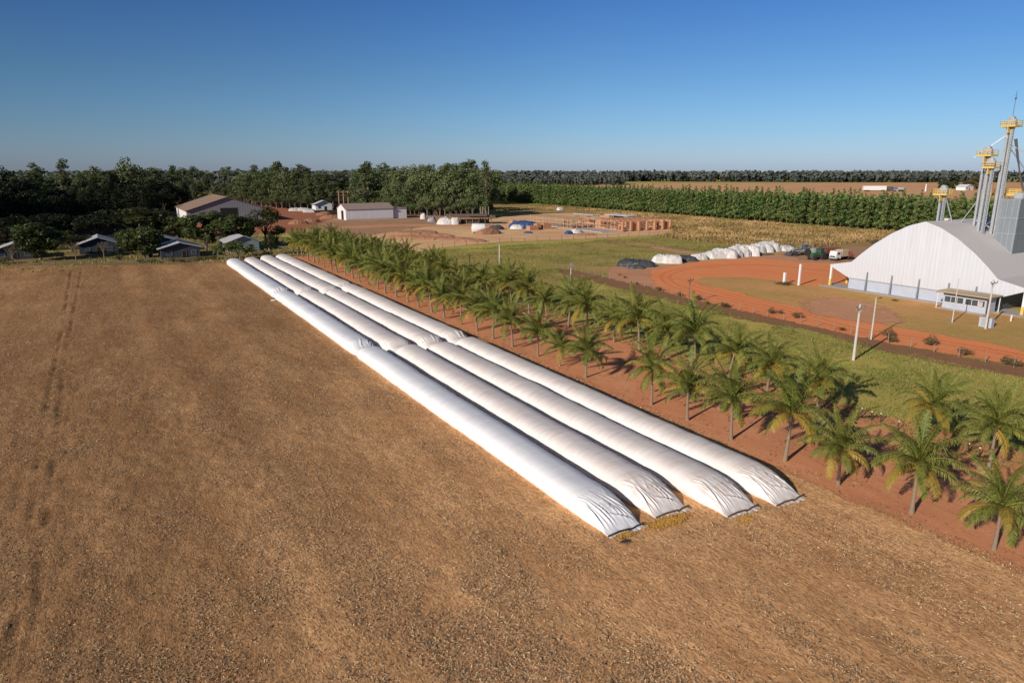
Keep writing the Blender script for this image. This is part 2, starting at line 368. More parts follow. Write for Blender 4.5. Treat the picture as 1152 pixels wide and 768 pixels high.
# ---------------------------------------------------------------- light, sky, camera
SUN_AZ = R(42)      # shadows run 42 degrees to the right of straight ahead
SUN_EL = R(23)
w = bpy.data.worlds.new("World"); scene.world = w; w.use_nodes = True
nt = w.node_tree; bg = nt.nodes['Background']
sky = nt.nodes.new('ShaderNodeTexSky'); sky.sky_type = 'NISHITA'; sky.sun_disc = False
sky.sun_elevation = SUN_EL; sky.sun_rotation = math.pi+SUN_AZ
sky.altitude = 400; sky.air_density = 1.0; sky.dust_density = .6; sky.ozone_density = 2.2
tc = nt.nodes.new('ShaderNodeTexCoord'); sp = nt.nodes.new('ShaderNodeSeparateXYZ'); nt.links.new(tc.outputs['Generated'], sp.inputs[0])
cr = nt.nodes.new('ShaderNodeValToRGB'); mrs = nt.nodes.new('ShaderNodeMapRange'); mrs.inputs['From Max'].default_value = .5
nt.links.new(sp.outputs['Z'], mrs.inputs['Value']); nt.links.new(mrs.outputs[0], cr.inputs[0])
el = cr.color_ramp.elements; el[0].position = .0; el[0].color = (.70/1.6, .88/1.6, 1.50/1.6, 1); el[1].position = 1; el[1].color = (.50/1.6, .58/1.6, .72/1.6, 1)
for pz, c_ in ((.10, (.56, .80, 1.22)), (.24, (.45, .72, 1.06)), (.43, (.33, .61, 1.05)), (.7, (.42, .60, .84))):
    e_ = el.new(pz); e_.color = (c_[0]/1.6, c_[1]/1.6, c_[2]/1.6, 1)
mxs = nt.nodes.new('ShaderNodeMix'); mxs.data_type = 'RGBA'; mxs.blend_type = 'MULTIPLY'; mxs.inputs[0].default_value = 1
nt.links.new(sky.outputs[0], mxs.inputs[6]); nt.links.new(cr.outputs[0], mxs.inputs[7])
lm = nt.nodes.new('ShaderNodeMapRange'); lm.inputs['From Min'].default_value = -.62; lm.inputs['From Max'].default_value = .1; lm.inputs['To Min'].default_value = .76
nt.links.new(sp.outputs['X'], lm.inputs['Value']); vm = nt.nodes.new('ShaderNodeVectorMath'); vm.operation = 'SCALE'
nt.links.new(mxs.outputs[2], vm.inputs[0]); nt.links.new(lm.outputs[0], vm.inputs['Scale'])
nt.links.new(vm.outputs[0], bg.inputs['Color']); bg.inputs['Strength'].default_value = .085*1.6
sl = bpy.data.lights.new('sun', 'SUN'); sl.energy = 5.0; sl.angle = R(.53); sl.color = (1.0, .92, .81)
so = bpy.data.objects.new('sun', sl); COL.objects.link(so)
dv = Vector((math.sin(SUN_AZ)*math.cos(SUN_EL), math.cos(SUN_AZ)*math.cos(SUN_EL), -math.sin(SUN_EL)))
so.rotation_euler = dv.to_track_quat('-Z', 'Y').to_euler()
cam = bpy.data.cameras.new('camera'); cam.lens = 24; cam.sensor_width = 36; cam.clip_end = 30000; cam.clip_start = .5
co = bpy.data.objects.new('camera', cam); COL.objects.link(co); co.location = (0, 0, CAMH); co.rotation_euler = (R(90)-PITCH, 0, 0)
scene.camera = co
scene.view_settings.view_transform = 'Standard'; scene.view_settings.look = 'None'; scene.view_settings.exposure = 0

# ---------------------------------------------------------------- ground sheets
def poly_inside(px, py, poly):
    c = np.zeros(np.shape(px), bool); n = len(poly)
    for i in range(n):
        x1, y1 = poly[i]; x2, y2 = poly[(i+1) % n]
        if y1 == y2: continue
        k = ((y1 > py) != (y2 > py)) & (px < (x2-x1)*(py-y1)/(y2-y1)+x1)
        c ^= k
    return c
def sheet(name, pts, z, mat, fade=2.0, step=3.0, jit=.6):
    # resample + ragged outline, faded outer ring
    out = []
    n = len(pts)
    for i in range(n):
        a = Vector(pts[i]).to_2d(); b = Vector(pts[(i+1) % n]).to_2d(); L = (b-a).length
        st = max(step, L/60); k = max(1, int(L/st))
        for j in range(k):
            p = a.lerp(b, j/k)
            q = mnoise.noise_vector(Vector((p.x*.09/jit if jit else 0, p.y*.09/jit if jit else 0, 3.1)))
            out.append(Vector((p.x+q.x*jit*2, p.y+q.y*jit*2)))
    area = sum(out[i].x*out[(i+1) % len(out)].y-out[(i+1) % len(out)].x*out[i].y for i in range(len(out)))
    if area < 0: out.reverse()
    n = len(out); ring = []
    for i in range(n):
        d = (out[(i+1) % n]-out[i-1]).normalized(); nn = Vector((d.y, -d.x)); ring.append(out[i]+nn*fade)
    tris = tessellate_polygon([[Vector((p.x, p.y, 0)) for p in out]])
    vs = [(p.x, p.y, z) for p in out]+[(p.x, p.y, z) for p in ring]
    fs = [tuple(t) for t in tris]+[(i, n+i, n+(i+1) % n, (i+1) % n) for i in range(n)]
    me = bpy.data.meshes.new(name); me.from_pydata(vs, [], fs)
    bm = bmesh.new(); bm.from_mesh(me)
    for f in bm.faces:
        if f.normal.z < 0: f.normal_flip()
    bm.to_mesh(me); bm.free()
    at = me.attributes.new('fade', 'FLOAT', 'POINT'); at.data.foreach_set('value', [1.0]*n+[0.0]*n)
    me.materials.append(mat)
    return tag(link(name, me), kind='structure')
def PX(*pts): return [G(*p) for p in pts]
def FT(*pts): return [F(*p) for p in pts]

me = bpy.data.meshes.new('ground'); S = 9000
me.from_pydata([(-S, -2000, 0), (S, -2000, 0), (S, 14000, 0), (-S, 14000, 0)], [], [(0, 1, 2, 3)]); me.materials.append(M['meadow'])
tag(link('ground', me), kind='structure')
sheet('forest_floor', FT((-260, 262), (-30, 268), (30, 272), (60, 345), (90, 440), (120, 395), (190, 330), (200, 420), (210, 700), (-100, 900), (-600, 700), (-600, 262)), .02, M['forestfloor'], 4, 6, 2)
sheet('far_field', FT((322, 60), (325, 340), (330, 430), (700, 1200), (1500, 900), (2600, 400), (2600, -900), (322, -300)), .05, M['farfield'], 6, 20, 3)
sheet('dry_field', FT((190, 120), (190, 152), (206, 208), (235, 250), (205, 330), (225, 420), (275, 560), (284, 500), (279, 300), (276, 130), (262, 20), (215, 20), (212, 118)), .03, M['dry'], 6, 5, 2)
sheet('pasture', FT((90, 128), (125, 146), (188, 150), (204, 205), (160, 200), (90, 190), (74, 205), (66, 180), (67, 120)), .012, M['pasture'], 4, 4, 1)
sheet('red_yard', PX((196, 262), (200, 250), (230, 232), (262, 226), (330, 236), (385, 243), (380, 262), (340, 262), (300, 262), (250, 268)), .04, M['redyard'], 3, 4, 1)
sheet('brown_yard', PX((330, 266), (380, 244), (470, 242), (556, 246), (500, 256), (470, 266), (420, 268), (390, 275)), .05, M['brownyard'], 3, 4, 1)
sheet('building_site_dirt', PX((400, 268), (470, 257), (556, 246.5), (590, 240.5), (640, 240), (719, 249.5), (757, 260.5), (745, 263.5), (665, 268), (566, 272), (498, 278), (420, 290), (380, 280)), .06, M['tan'], 2.5, 3, .8)
sheet('trail', PX((684, 268.5), (720, 273), (762, 280.5), (800, 286), (798, 289), (757, 283), (715, 276), (680, 270.5)), .03, M['roadpale'], 1.5, 2.5, .5)
sheet('trail', PX((380, 255), (450, 252), (560, 253), (560, 255), (450, 255), (380, 258)), .075, M['roadpale'], 1.2, 3, .4)
sheet('yard', PX((690, 301), (735, 299), (800, 293), (860, 286.5), (890, 283), (940, 279), (1010, 270), (1060, 266), (1120, 300), (960, 330), (900, 330), (800, 335), (790, 340), (720, 321), (685, 314)), .02, M['roadpale'], 1.5, 3, .6)
sheet('brown_yard', PX((884, 286), (940, 280), (1010, 271), (1050, 268), (1050, 290), (960, 296), (905, 292)), .035, M['brownyard'], 2, 3, .6)
ISL = PX((788, 317), (792, 314.5), (799, 313), (836, 313), (872, 317), (900, 322), (933, 323), (956, 326), (1063, 343), (1152, 358), (1300, 385), (1300, 430), (1152, 393.5), (1090, 381), (1000, 364), (912, 348.5), (872, 338), (836, 329.5), (800, 321))
sheet('road', PX((732, 310), (740, 304), (763, 299.5), (799, 293.5), (854, 291.5), (900, 295), (960, 299), (975, 330), (1000, 340), (1300, 400), (1340, 460), (1152, 410), (1100, 402), (1000, 384), (912, 364), (850, 350.5), (781, 335.5), (745, 324)), .035, M['road'], 2.2, 2.5, .7)
sheet('grass_island', ISL, .05, M['lawn'], 1.8, 2, .6)
sheet('road', PX((922, 352), (928, 341), (945, 338), (968, 343), (985, 352), (1000, 361), (975, 361)), .065, M['roadpale'], 5, 2, 1.2)
sheet('earth_strip', PX((636, 303), (690, 316), (720, 322.5), (780, 338.5), (850, 354), (912, 366), (1000, 387.5), (1090, 405), (1152, 416), (1300, 450), (1300, 462), (1152, 423), (1060, 407), (985, 391), (912, 371.5), (850, 360), (770, 342), (700, 324), (636, 306)), .03, M['darkstrip'], 2.4, 2.5, .9)
M['tyretrack'] = ground_mat('tyre_tracks', [(0.776, 0.248, 0.094), (0.737, 0.212, 0.081), (0.776, 0.299, 0.128), (0.776, 0.229, 0.089), (0.665, 0.189, 0.073)], (.1, .4, 1.2, 5), .5, .05, edge=True)
M['tracktan'] = ground_mat('site_tracks', [(.72, .40, .22), (.66, .36, .19), (.76, .46, .27), (.5, .27, .14), (.45, .23, .12)], (.1, .4, 1.2, 5), .4, .05, edge=True)
def ribbon(name, pts, w_, z, mat, offs):
    P_ = [Vector(G(*p)) for p in pts]; out = []
    for a, b, c, d in zip([P_[0]]+P_[:-2], P_[:-1], P_[1:], P_[2:]+[P_[-1]]):
        for k in range(6):
            u = k/6; out.append(.5*((2*b)+(c-a)*u+(2*a-5*b+4*c-d)*u*u+(3*b-a-3*c+d)*u**3))
    n = len(out); vs = []; fs = []; fa = []
    for i, p in enumerate(out):
        d = (out[min(i+1, n-1)]-out[max(i-1, 0)]).normalized(); nn = Vector((d.y, -d.x)); q = p+nn*(offs+1.6*mnoise.noise(Vector((p.x*.05, p.y*.05, 1))))
        for e, f in ((-1, 0), (-.3, .62), (.3, .62), (1, 0)):
            vs.append((q.x+nn.x*e*w_, q.y+nn.y*e*w_, z)); fa.append(f)
    for i in range(n-1):
        for k in range(3): fs.append((i*4+k, i*4+k+1, i*4+k+5, i*4+k+4))
    me = bpy.data.meshes.new(name); me.from_pydata(vs, [], fs); at = me.attributes.new('fade', 'FLOAT', 'POINT'); at.data.foreach_set('value', fa); me.materials.append(mat)
    tag(link(name, me), kind='structure')
TRK = [(1340, 442), (1152, 401), (1060, 384), (980, 371.5), (905, 355), (840, 341), (790, 329.5), (757, 318), (752, 309), (775, 302.5), (820, 298.5), (870, 299), (920, 304), (960, 309)]
for o_ in (-1.6, .5): ribbon('tyre_track', TRK, .7, .043+.003*o_, M['tyretrack'], o_)
for o_ in (-1, .9): ribbon('tyre_track', [(905, 355), (870, 344), (800, 326), (765, 314), (720, 309), (690, 308)], .4, .068+.002*o_, M['tyretrack'], o_)
for pts in ([(380, 262), (440, 260), (500, 257), (560, 257), (620, 262), (700, 265)], [(470, 275), (530, 268), (590, 264), (640, 260)], [(400, 250), (470, 252), (540, 250), (600, 247)]):
    for o_ in (-1, 1): ribbon('tyre_track', pts, .6, .082+.002*o_, M['tracktan'], o_)
for o_ in (-1, 1.1): ribbon('tyre_track', [(1200, 640), (1100, 592), (1000, 545), (880, 490), (760, 435), (640, 383), (540, 342)], .3, .022, M['soil'], o_)
sheet('palm_strip_soil', FT((46, -45), (46, 212), (60, 214), (66, 150), (67, 110), (66.5, 80), (67.5, 55), (67, 44), (68.5, 30), (69, 12), (72, -45)), .015, M['soil'], 2.2, 2.5, .8)
sheet('verge', FT((-160, 300), (-160, 262), (-26, 231), (16, 209), (45, 211), (58, 213), (62, 240), (60, 275), (35, 300), (5, 262), (-30, 262)), .03, M['verge'], 2.5, 4, 1)

# straw field: fine grid with real relief, ruts on the left
def s_far(t): return np.where(t < 16, 209+(16-t)*.52, 209.0)
tt = np.concatenate([np.arange(-200, -62, 3.0), np.arange(-62, 10, .3), np.arange(10, 48.9, .42)])
ss = np.concatenate([np.arange(-60, 0, 2.0), np.arange(0, 104, .42), np.linspace(104, 1, 1)[:0], np.arange(104, 213, 1.2)])
T_, S_ = np.meshgrid(tt, ss)
S_ = np.where(S_ > 104, 104+(S_-104)*(s_far(T_)-104)/(212-104), S_)
h = .035*(fbm(T_*.5, S_*.5, 4, 3)-.5)+.11*(fbm(T_*1.7, S_*1.2, 3, 9)-.5)
Xw = T_*CA-S_*SA; Yw = T_*SA+S_*CA
lefty = np.clip((-Xw-2)/26, 0, 1)*np.clip((110-Yw)/60, 0, 1)
h += lefty*.20*(fbm(T_*1.5, S_*1.1, 3, 21)-.5)
rut = np.zeros_like(h)
def rutline(pts, width, depth, gap):
    global h, rut
    P_ = [G(*p) for p in pts]
    best = np.full(h.shape, 1e9); along = np.zeros(h.shape); acc = 0
    for (x1, y1), (x2, y2) in zip(P_, P_[1:]):
        L = math.hypot(x2-x1, y2-y1); q = np.clip(((Xw-x1)*(x2-x1)+(Yw-y1)*(y2-y1))/L**2, 0, 1)
        d = np.hypot(Xw-x1-q*(x2-x1), Yw-y1-q*(y2-y1)); k = d < best
        best = np.where(k, d, best); along = np.where(k, acc+q*L, along); acc += L
    wob = (fbm(Xw*.8, Yw*.8, 3, 5)-.5)*2.4
    e = np.exp(-((best+wob*.25)/width)**2)
    g = np.clip((.6*vnoise(along*.28+gap, along*0+gap)+.4*vnoise(along*1.3+gap, along*0+gap)-.42)*5, 0, 1)
    h -= e*depth*(.1+.9*g); h += np.exp(-((best-width*2)/width)**2)*depth*.4*g
    rut = np.maximum(rut, e*g*.62)
rutline([(92, 303), (84, 345), (74, 400), (66, 470), (60, 520), (52, 590), (44, 650), (38, 720), (30, 800)], .19, .15, 1)
rutline([(80, 305), (72, 360), (58, 430), (48, 480), (40, 540), (28, 620), (16, 700), (6, 770)], .18, .14, 5)
edge = np.clip(np.minimum((48.6-T_)/1.8, (s_far(T_)+.1-S_)/2.5), 0, 1)
h = .10+h; h = np.maximum(h, .02)*np.clip(edge*1.5, .15, 1)
under = ((T_ > 27.2) & (T_ < 45.4) & (S_ > 31) & (S_ < 206)); h = np.where(under, np.minimum(h, .07), h)
V = np.stack([Xw, Yw, h], -1).reshape(-1, 3)
nr, nc = h.shape; idx = np.arange(nr*nc).reshape(nr, nc)
Q = np.stack([idx[:-1, :-1], idx[:-1, 1:], idx[1:, 1:], idx[1:, :-1]], -1).reshape(-1, 4)
fade = np.clip(edge*1.0+.02, 0, 1)
def cover_falloff_at(X, Y):  # painted leftward light falloff mixed with straw bands and blotches
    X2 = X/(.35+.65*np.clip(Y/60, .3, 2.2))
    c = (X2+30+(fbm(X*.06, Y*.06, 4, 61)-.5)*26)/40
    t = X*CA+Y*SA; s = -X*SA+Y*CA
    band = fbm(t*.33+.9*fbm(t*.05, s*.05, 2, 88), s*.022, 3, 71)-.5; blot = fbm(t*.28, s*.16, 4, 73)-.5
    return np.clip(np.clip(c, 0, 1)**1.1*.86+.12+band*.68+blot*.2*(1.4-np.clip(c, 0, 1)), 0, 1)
cover_falloff = cover_falloff_at(Xw, Yw)
tag(link('straw_field', np_mesh('straw_field', V, Q, M['straw'], {'fade': fade.ravel(), 'rut': rut.ravel(), 'cover_falloff': cover_falloff.ravel()}, True)), kind='structure')

# ---------------------------------------------------------------- loose cards
def cards(C, L, W_, D=None, Nn=None, taper=.6):
    """quads at C (N,3), long direction D, normal Nn"""
    n = len(C)
    if D is None: D = RNG.normal(size=(n, 3))
    D = D/np.linalg.norm(D, axis=1, keepdims=True)
    if Nn is None: Nn = RNG.normal(size=(n, 3))
    B = np.cross(Nn, D); B /= (np.linalg.norm(B, axis=1, keepdims=True)+1e-9)
    L = np.reshape(L, (-1, 1))*np.ones((n, 1)); W_ = np.reshape(W_, (-1, 1))*np.ones((n, 1))
    v = np.stack([C-D*L/2-B*W_/2, C-D*L/2+B*W_/2, C+D*L/2+B*W_/2*taper, C+D*L/2-B*W_/2*taper], 1)
    return v.reshape(-1, 3), np.arange(4*n).reshape(n, 4)

# chopped straw lying on the field, thinning with distance
def straw(n, rmin, rmax, lmul, name, tall=.04, bright=1.0):
    r = rmin*(rmax/rmin)**RNG.random(n)
    a = R(-46)+R(92)*RNG.random(n)
    X, Y = r*np.sin(a), r*np.cos(a)
    t, s = X*CA+Y*SA, -X*SA+Y*CA
    dens = fbm(t*.45, s*.16, 4, 31)
    ok = (t < 48.8) & (s < 200) & ~((t > 27.0) & (t < 45.2) & (s > 31.5))
    ok &= RNG.random(n) < np.clip((dens-.36)*3.4, .16, 1)
    X, Y = X[ok], Y[ok]; n = len(X)
    C = np.stack([X, Y, .13+tall*RNG.random(n)+.05*(fbm(t[ok]*.5, s[ok]*.5, 2, 3)-.5)], 1)
    D = RNG.normal(size=(n, 3)); D[:, 2] *= .35
    Nn = RNG.normal(size=(n, 3))*.45+np.array([0, 0, 1.0])
    L = lmul*(.04+.15*RNG.random(n)**2); Wd = lmul*(.020+.032*RNG.random(n))
    v, q = cards(C, L, Wd, D, Nn, .8)
    lf = cover_falloff_at(X, Y)  # chips darken with the same painted falloff
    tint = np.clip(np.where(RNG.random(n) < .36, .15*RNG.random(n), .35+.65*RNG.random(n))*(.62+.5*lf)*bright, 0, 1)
    tag(link(name, np_mesh(name, v, q, M['strawchip'], {'tint': np.repeat(tint, 4)})), 'chopped pale straw and husks strewn over the harvested field', 'straw', None, 'stuff')
straw(480000, 29, 150, 1.0, 'straw_litter')

straw(140000, 70, 190, 1.5, 'straw_litter')

# ---------------------------------------------------------------- grain bags
def bag_mesh(L, near, far, seed, mat, hw=1.76, ht=1.72):
    """local y runs from the near end (0) to the far end (L). near/far = 'flat', 'joint', 'round'"""
    nth = 104
    ys = np.concatenate([np.arange(0, 4.6, .07), np.arange(4.6, L-5, .45), np.arange(L-5, L, .16), [L]])
    th = np.linspace(R(-34), R(214), nth)
    Y, TH = np.meshgrid(ys, th, indexing='ij')
    W_ = np.full(ys.shape, hw); Hh = np.full(ys.shape, ht)
    W_ = W_*(1+.035*(fbm(ys*.25, ys*0, 3, seed)-.5)); Hh = Hh*(1+.12*(fbm(ys*.22, ys*0+3, 3, seed+2)-.5))
    def sm(x): x = np.clip(x, 0, 1); return x*x*(3-2*x)
    dN = ys; dF = L-ys
    if near == 'flat':
        Hh *= .03+.97*np.sin(np.clip(dN/4.6, 0, 1)*np.pi/2)**.85; W_ *= .87+.13*sm(dN/3.0)
    else:
        Hh *= .58+.42*sm(dN/2.4); W_ *= .88+.12*sm(dN/2.0)
    if far == 'round':
        Hh *= np.clip(1-(1-np.clip(dF/2.4, 0, 1))**2.4, .05, 1); W_ *= .62+.38*np.clip(1-(1-np.clip(dF/2.6, 0, 1))**2.2, 0, 1)
    else:
        Hh *= .60+.40*sm(dF/1.8); W_ *= .90+.10*sm(dF/1.6)
    Wm = W_[:, None]; Hm = Hh[:, None]
    Xc = (fbm(ys*.05, ys*0+8, 2, seed+4)-.5)[:, None]*.5*np.clip(np.minimum(dN, dF)/6, 0, 1)[:, None]
    sn = np.sin(TH); cs = np.cos(TH)
    X = Wm*np.sign(cs)*np.abs(cs)**.80; Z = .36*Hm+.64*Hm*np.sign(sn)*np.abs(sn)**.80
    # transverse puckers all along
    pk = (fbm(Y*2.6+TH*.5, TH*1.4, 3, seed+6)-.5)*.028+(fbm(Y*.8, TH*.8, 2, seed+9)-.5)*.08
    # folds at the tied ends
    def folds(d, reach, amp, k):
        env = np.exp(-((d-reach*.45)/(reach*.42))**2)*np.clip(d/.3, 0, 1)
        ang = TH*k+1.5*np.sin(d*1.1+seed)+(fbm(TH*3, d*.5, 2, seed+11)-.5)*5
        rid = 1-np.abs(np.sin(ang)); rid = rid**2.2
        gate = np.clip((fbm(TH*2.2, d*.35, 2, seed+15)-.36)*4, 0, 1)*np.clip((sn-.1)*3, 0, 1)
        return env*amp*(rid-.25)*gate
    fo = folds(Y, 4.2 if near == 'flat' else 3.2, .24 if near == 'flat' else .16, 8.5)
    if far == 'joint': fo = fo+folds(L-Y, 1.6, .10, 7)
    if near == 'flat':
        rg_ = random.Random(seed*5+2); fo = fo*.30
        xt0 = -.35+rg_.uniform(-.3, .3); lines = []
        for q in range(4): lines.append((xt0-.55-.16*q+rg_.uniform(-.05, .05), 3.5-.25*q, -.35-.30*q+rg_.uniform(-.1, .1), .45))
        for q in range(5): lines.append((xt0+.15+.22*q, 3.6-.22*q+rg_.uniform(-.3, .2), .55+.28*q+rg_.uniform(-.1, .1), .5+.08*q))
        lines.append((xt0-.9, 3.1, -1.5, .5)); lines.append((-.5, 1.4, 1.3, .55))
        dsp = np.zeros_like(X)
        for (xa, ya, xb, yb) in lines:
            q = np.clip(((X-xa)*(xb-xa)+(Y-ya)*(yb-ya))/((xb-xa)**2+(yb-ya)**2), 0, 1)
            dd = (X-xa-q*(xb-xa))+(Y-ya-q*(yb-ya))*.35
            w_ = .05+.04*(1-q)
            dsp += (np.exp(-(dd/w_)**2)*1.0-np.exp(-((dd-.13)/.09)**2)*.8)*np.sin(np.pi*np.clip(q, .04, .98))**.6*(.06+.05*rg_.random())
        dsp *= np.clip(sn*3, 0, 1)*np.clip(Y/.35, 0, 1)*(Y < 3.9)
        Z = Z+dsp
    off = pk*np.clip(np.minimum(Y, L-Y)/1.0, 0.15, 1)*np.clip(Hm/1.5, .2, 1)+fo*np.clip(Hm/1.4, .35, 1)
    X = X+cs*off; Z = Z+sn*off
    if near == 'flat':
        k = sm(1-Y/.9); Z = Z*(1-k)+k*np.minimum(Z, .10+.05*np.abs(np.sin(X*3+seed)))
    X = X+Xc; Z = np.maximum(Z, .04)
    V = np.stack([X, Y, Z], -1).reshape(-1, 3)
    nr, nc = X.shape; idx = np.arange(nr*nc).reshape(nr, nc)
    Q = np.stack([idx[:-1, 1:], idx[:-1, :-1], idx[1:, :-1], idx[1:, 1:]], -1).reshape(-1, 4)
    Vl = V.tolist(); Ql = [tuple(q) for q in Q.tolist()]
    Ql.append(tuple(idx[0, ::-1].tolist())[::-1]); Ql.append(tuple(idx[-1].tolist())[::-1])
    Ql += [(int(idx[i, 0]), int(idx[i, -1]), int(idx[i+1, -1]), int(idx[i+1, 0])) for i in range(nr-1)]
    me = bpy.data.meshes.new('bag_body'); me.from_pydata(Vl, [], Ql); me.materials.append(mat)
    me.polygons.foreach_set('use_smooth', [True]*len(me.polygons))
    bm = bmesh.new(); bm.from_mesh(me); bmesh.ops.recalc_face_normals(bm, faces=bm.faces); bm.to_mesh(me); bm.free()
    return me
rows = [(29.35, [(33.8, 89.6), (90.0, 141.5), (141.9, 202.5)]), (34.05, [(34.1, 87.4), (87.8, 139.6), (140.0, 203.5)]),
        (38.75, [(31.5, 86.8), (87.2, 138.2), (138.6, 205.5)]), (43.25, [(30.8, 87.6), (88.0, 143.2), (143.6, 206.5)])]
rown = ['in the leftmost row', 'in the second row from the left', 'in the third row from the left', 'in the rightmost row']
segn = ['nearest one', 'middle one', 'farthest one']
for i, (tc, segs) in enumerate(rows):
    for j, (s0, s1) in enumerate(segs):
        X, Y = F(tc, s0)
        o = thing('grain_bag', 'white plastic grain bag, %s, %s' % (segn[j], rown[i]), 'grain bag', (X, Y, .02), ROT, 'white grain bags lying in four rows')
        link('body', bag_mesh(s1-s0, 'flat' if j == 0 else 'joint', 'round' if j == 2 else 'joint', i*7+j*3+1, M['bagwhite'] if i == 0 else M['bagpink'], 1.76+.05*((i+j) % 3)), o)
        if j == 0:
            cm = MB(); hw = 1.60
            kx = .35 if i != 1 else .6
            cm.tube([(-hw, -.06, .15), (-.5, .02, .20), (kx, -.04, .19)], .065, 6)
            cm.tube([(kx-.12, -.16, .15), (hw*.7, .02, .20), (hw+.12, .10, .14)], .055, 6)
            cm.build('clamp', M['clamp'] if i == 0 else M['clampred'], o)
            fl = MB(); n = 16
            vs = []; fs = []
            for q in range(n+1):
                x = -hw+2*hw*q/n
                vs += [(x, .02, .10), (x, -.28-.10*math.sin(q*1.7+i)-(.12 if q > n*.55 else 0), .09+.04*math.sin(q*2.3))]
            for q in range(n): fs.append((2*q, 2*q+1, 2*q+3, 2*q+2))
            fl.add(vs, fs).build('end_flap', M['bagwhite'] if i == 0 else M['bagpink'], o)
            kn = MB()
            kn.tube([(hw+.05, .1, .13), (hw+.32, .22, .16)], [.07, .03], 6); kn.tube([(hw+.1, .08, .13), (hw+.2, -.22, .12)], [.05, .03], 6)
            kn.build('strap_end', M['clamp'], o)
X, Y = F(26.9, 138.5)
mb = MB(); mb.box((0, 0, .15), (.9, .6, .3), bev=.1); mb.box((.5, .25, .1), (.6, .4, .2), rz=.5, bev=.08)
tag(mb.build('plastic_scrap', M['tarpw'], loc=(X, Y, .08)), 'small crumpled white plastic scrap beside the leftmost bag at its far joint', 'scrap')
X, Y = G(721, 612)[0], G(702, 612)[1]
mb = MB(); rr = random.Random(2)
for k in range(12):
    a = rr.random()*6.3; mb.tube([(0, 0, .02), (math.cos(a)*.2, math.sin(a)*.2, .16), (math.cos(a)*.45, math.sin(a)*.45, .06)], [.03, .03, .01], 4)
mb.box((0, 0, .06), (.25, .15, .10), bev=.03)
tag(mb.build('dark_strap', M['clamp'], loc=(G(702, 611)[0], G(702, 611)[1], .1)), 'small dark tangled strap lying in the straw in front of the leftmost bag', 'strap')

# spilled grain
C = []; 
for (px, py, rx, ry, n) in ((752, 588, 1.6, .5, 2600), (838, 586, .6, .3, 500), (703, 603, .7, .3, 400)):
    X, Y = G(px, py)
    p = RNG.normal(size=(n, 2))*np.array([rx, ry])*.6; q = p @ np.array([[CA, SA], [-SA, CA]])
    C.append(np.stack([X+q[:, 0], Y+q[:, 1], .16+.02*RNG.random(n)], 1))
C = np.concatenate(C)
v, q = cards(C, .07, .06, None, RNG.normal(size=C.shape)*.3+np.array([0, 0, 1.]))
gm = plain('maize_grain', (.62, .36, .08), (.5, .27, .06), .7, 5)
tag(link('spilled_grain', np_mesh('spilled_grain', v, q, gm)), 'yellow grain spilled on the straw at the front ends of the bags', 'grain', None, 'stuff')

# ---------------------------------------------------------------- palms
def frond_arrays(L, e0, e1, seed, npair=38, ll=.82, roll=0):
    rg = np.random.default_rng(seed)
    n = 14; pts = []; p = np.zeros(3); side = (rg.random()-.5)*.5
    dirs = []
    for i in range(n+1):
        u = i/n; e = R(e0)+(R(e1)-R(e0))*u**1.25
        yaw = side*u
        d = np.array([math.cos(e)*math.cos(yaw), math.cos(e)*math.sin(yaw), math.sin(e)])
        pts.append(p.copy()); dirs.append(d); p = p+d*L/n
    pts = np.array(pts); dirs = np.array(dirs)
    V = []; Q = []; Tn = []
    def quad(a, b, c, d, t):
        k = len(V); V.extend([a, b, c, d]); Q.append((k, k+1, k+2, k+3)); Tn.extend(t)
    up = np.array([0, 0, 1.])
    for i in range(n):                                  # rachis
        for ax in (0, 1):
            lat = np.cross(dirs[i], up); lat /= np.linalg.norm(lat)+1e-6
            o = lat if ax == 0 else np.cross(lat, dirs[i])
            w0 = .045*(1-i/n)+.012; w1 = .045*(1-(i+1)/n)+.012
            quad(pts[i]-o*w0, pts[i]+o*w0, pts[i+1]+o*w1, pts[i+1]-o*w1, [.9, .9, .8, .8])
    for sgn in (-1, 1):
        for k in range(npair):
            u = .13+.87*(k+rg.random()*.5)/npair
            x = u*n; i = min(int(x), n-1); f = x-i
            P0 = pts[i]*(1-f)+pts[i+1]*f; d = dirs[i]
            lat = np.cross(d, up); lat /= np.linalg.norm(lat)+1e-6
            nrm = np.cross(lat, d)
            l = ll*(math.sin(math.pi*min(1, u*.86+.10))**.6)*(.8+.4*rg.random())
            w = .055+.045*rg.random()
            dd = lat*sgn*.85+d*(.45+.35*u)+nrm*(.15-.35*rg.random()); dd /= np.linalg.norm(dd)
            P1 = P0+dd*l*.5
            d2 = dd+np.array([0, 0, -.75-.5*rg.random()]); d2 /= np.linalg.norm(d2)
            P2 = P1+d2*l*.55
            t0 = .15+.55*rg.random()
            quad(P0-d*w*.4, P0+d*w*.4, P1+d*w*.6, P1-d*w*.6, [t0]*4)
            quad(P1-d*w*.6, P1+d*w*.6, P2+d*w*.12, P2-d*w*.12, [t0, t0, min(1, t0+.35), min(1, t0+.35)])
    return np.array(V), np.array(Q), np.array(Tn)
SPEC = {'spear': (4.7, 87, 62), 'up': (4.9, 76, 8), 'mid': (4.5, 54, -48), 'low': (3.9, 26, -78), 'old': (3.1, -14, -88)}
FR = {}; FRA = {}
for k, (L, a, b) in SPEC.items():
    FR[k] = []; FRA[k] = []
    for q in range(3):
        arr = frond_arrays(L*(.92+.08*q), a-4*q, b-5*q, hash(k) % 1000 if False else (len(k)*31+q*7+int(a)), 38 if k != 'old' else 30, .84 if k != 'spear' else .6)
        FRA[k].append(arr)
        FR[k].append({c: np_mesh('frond', arr[0], arr[1], M[c], {'tint': arr[2]}) for c in ('frond', 'frondy')})
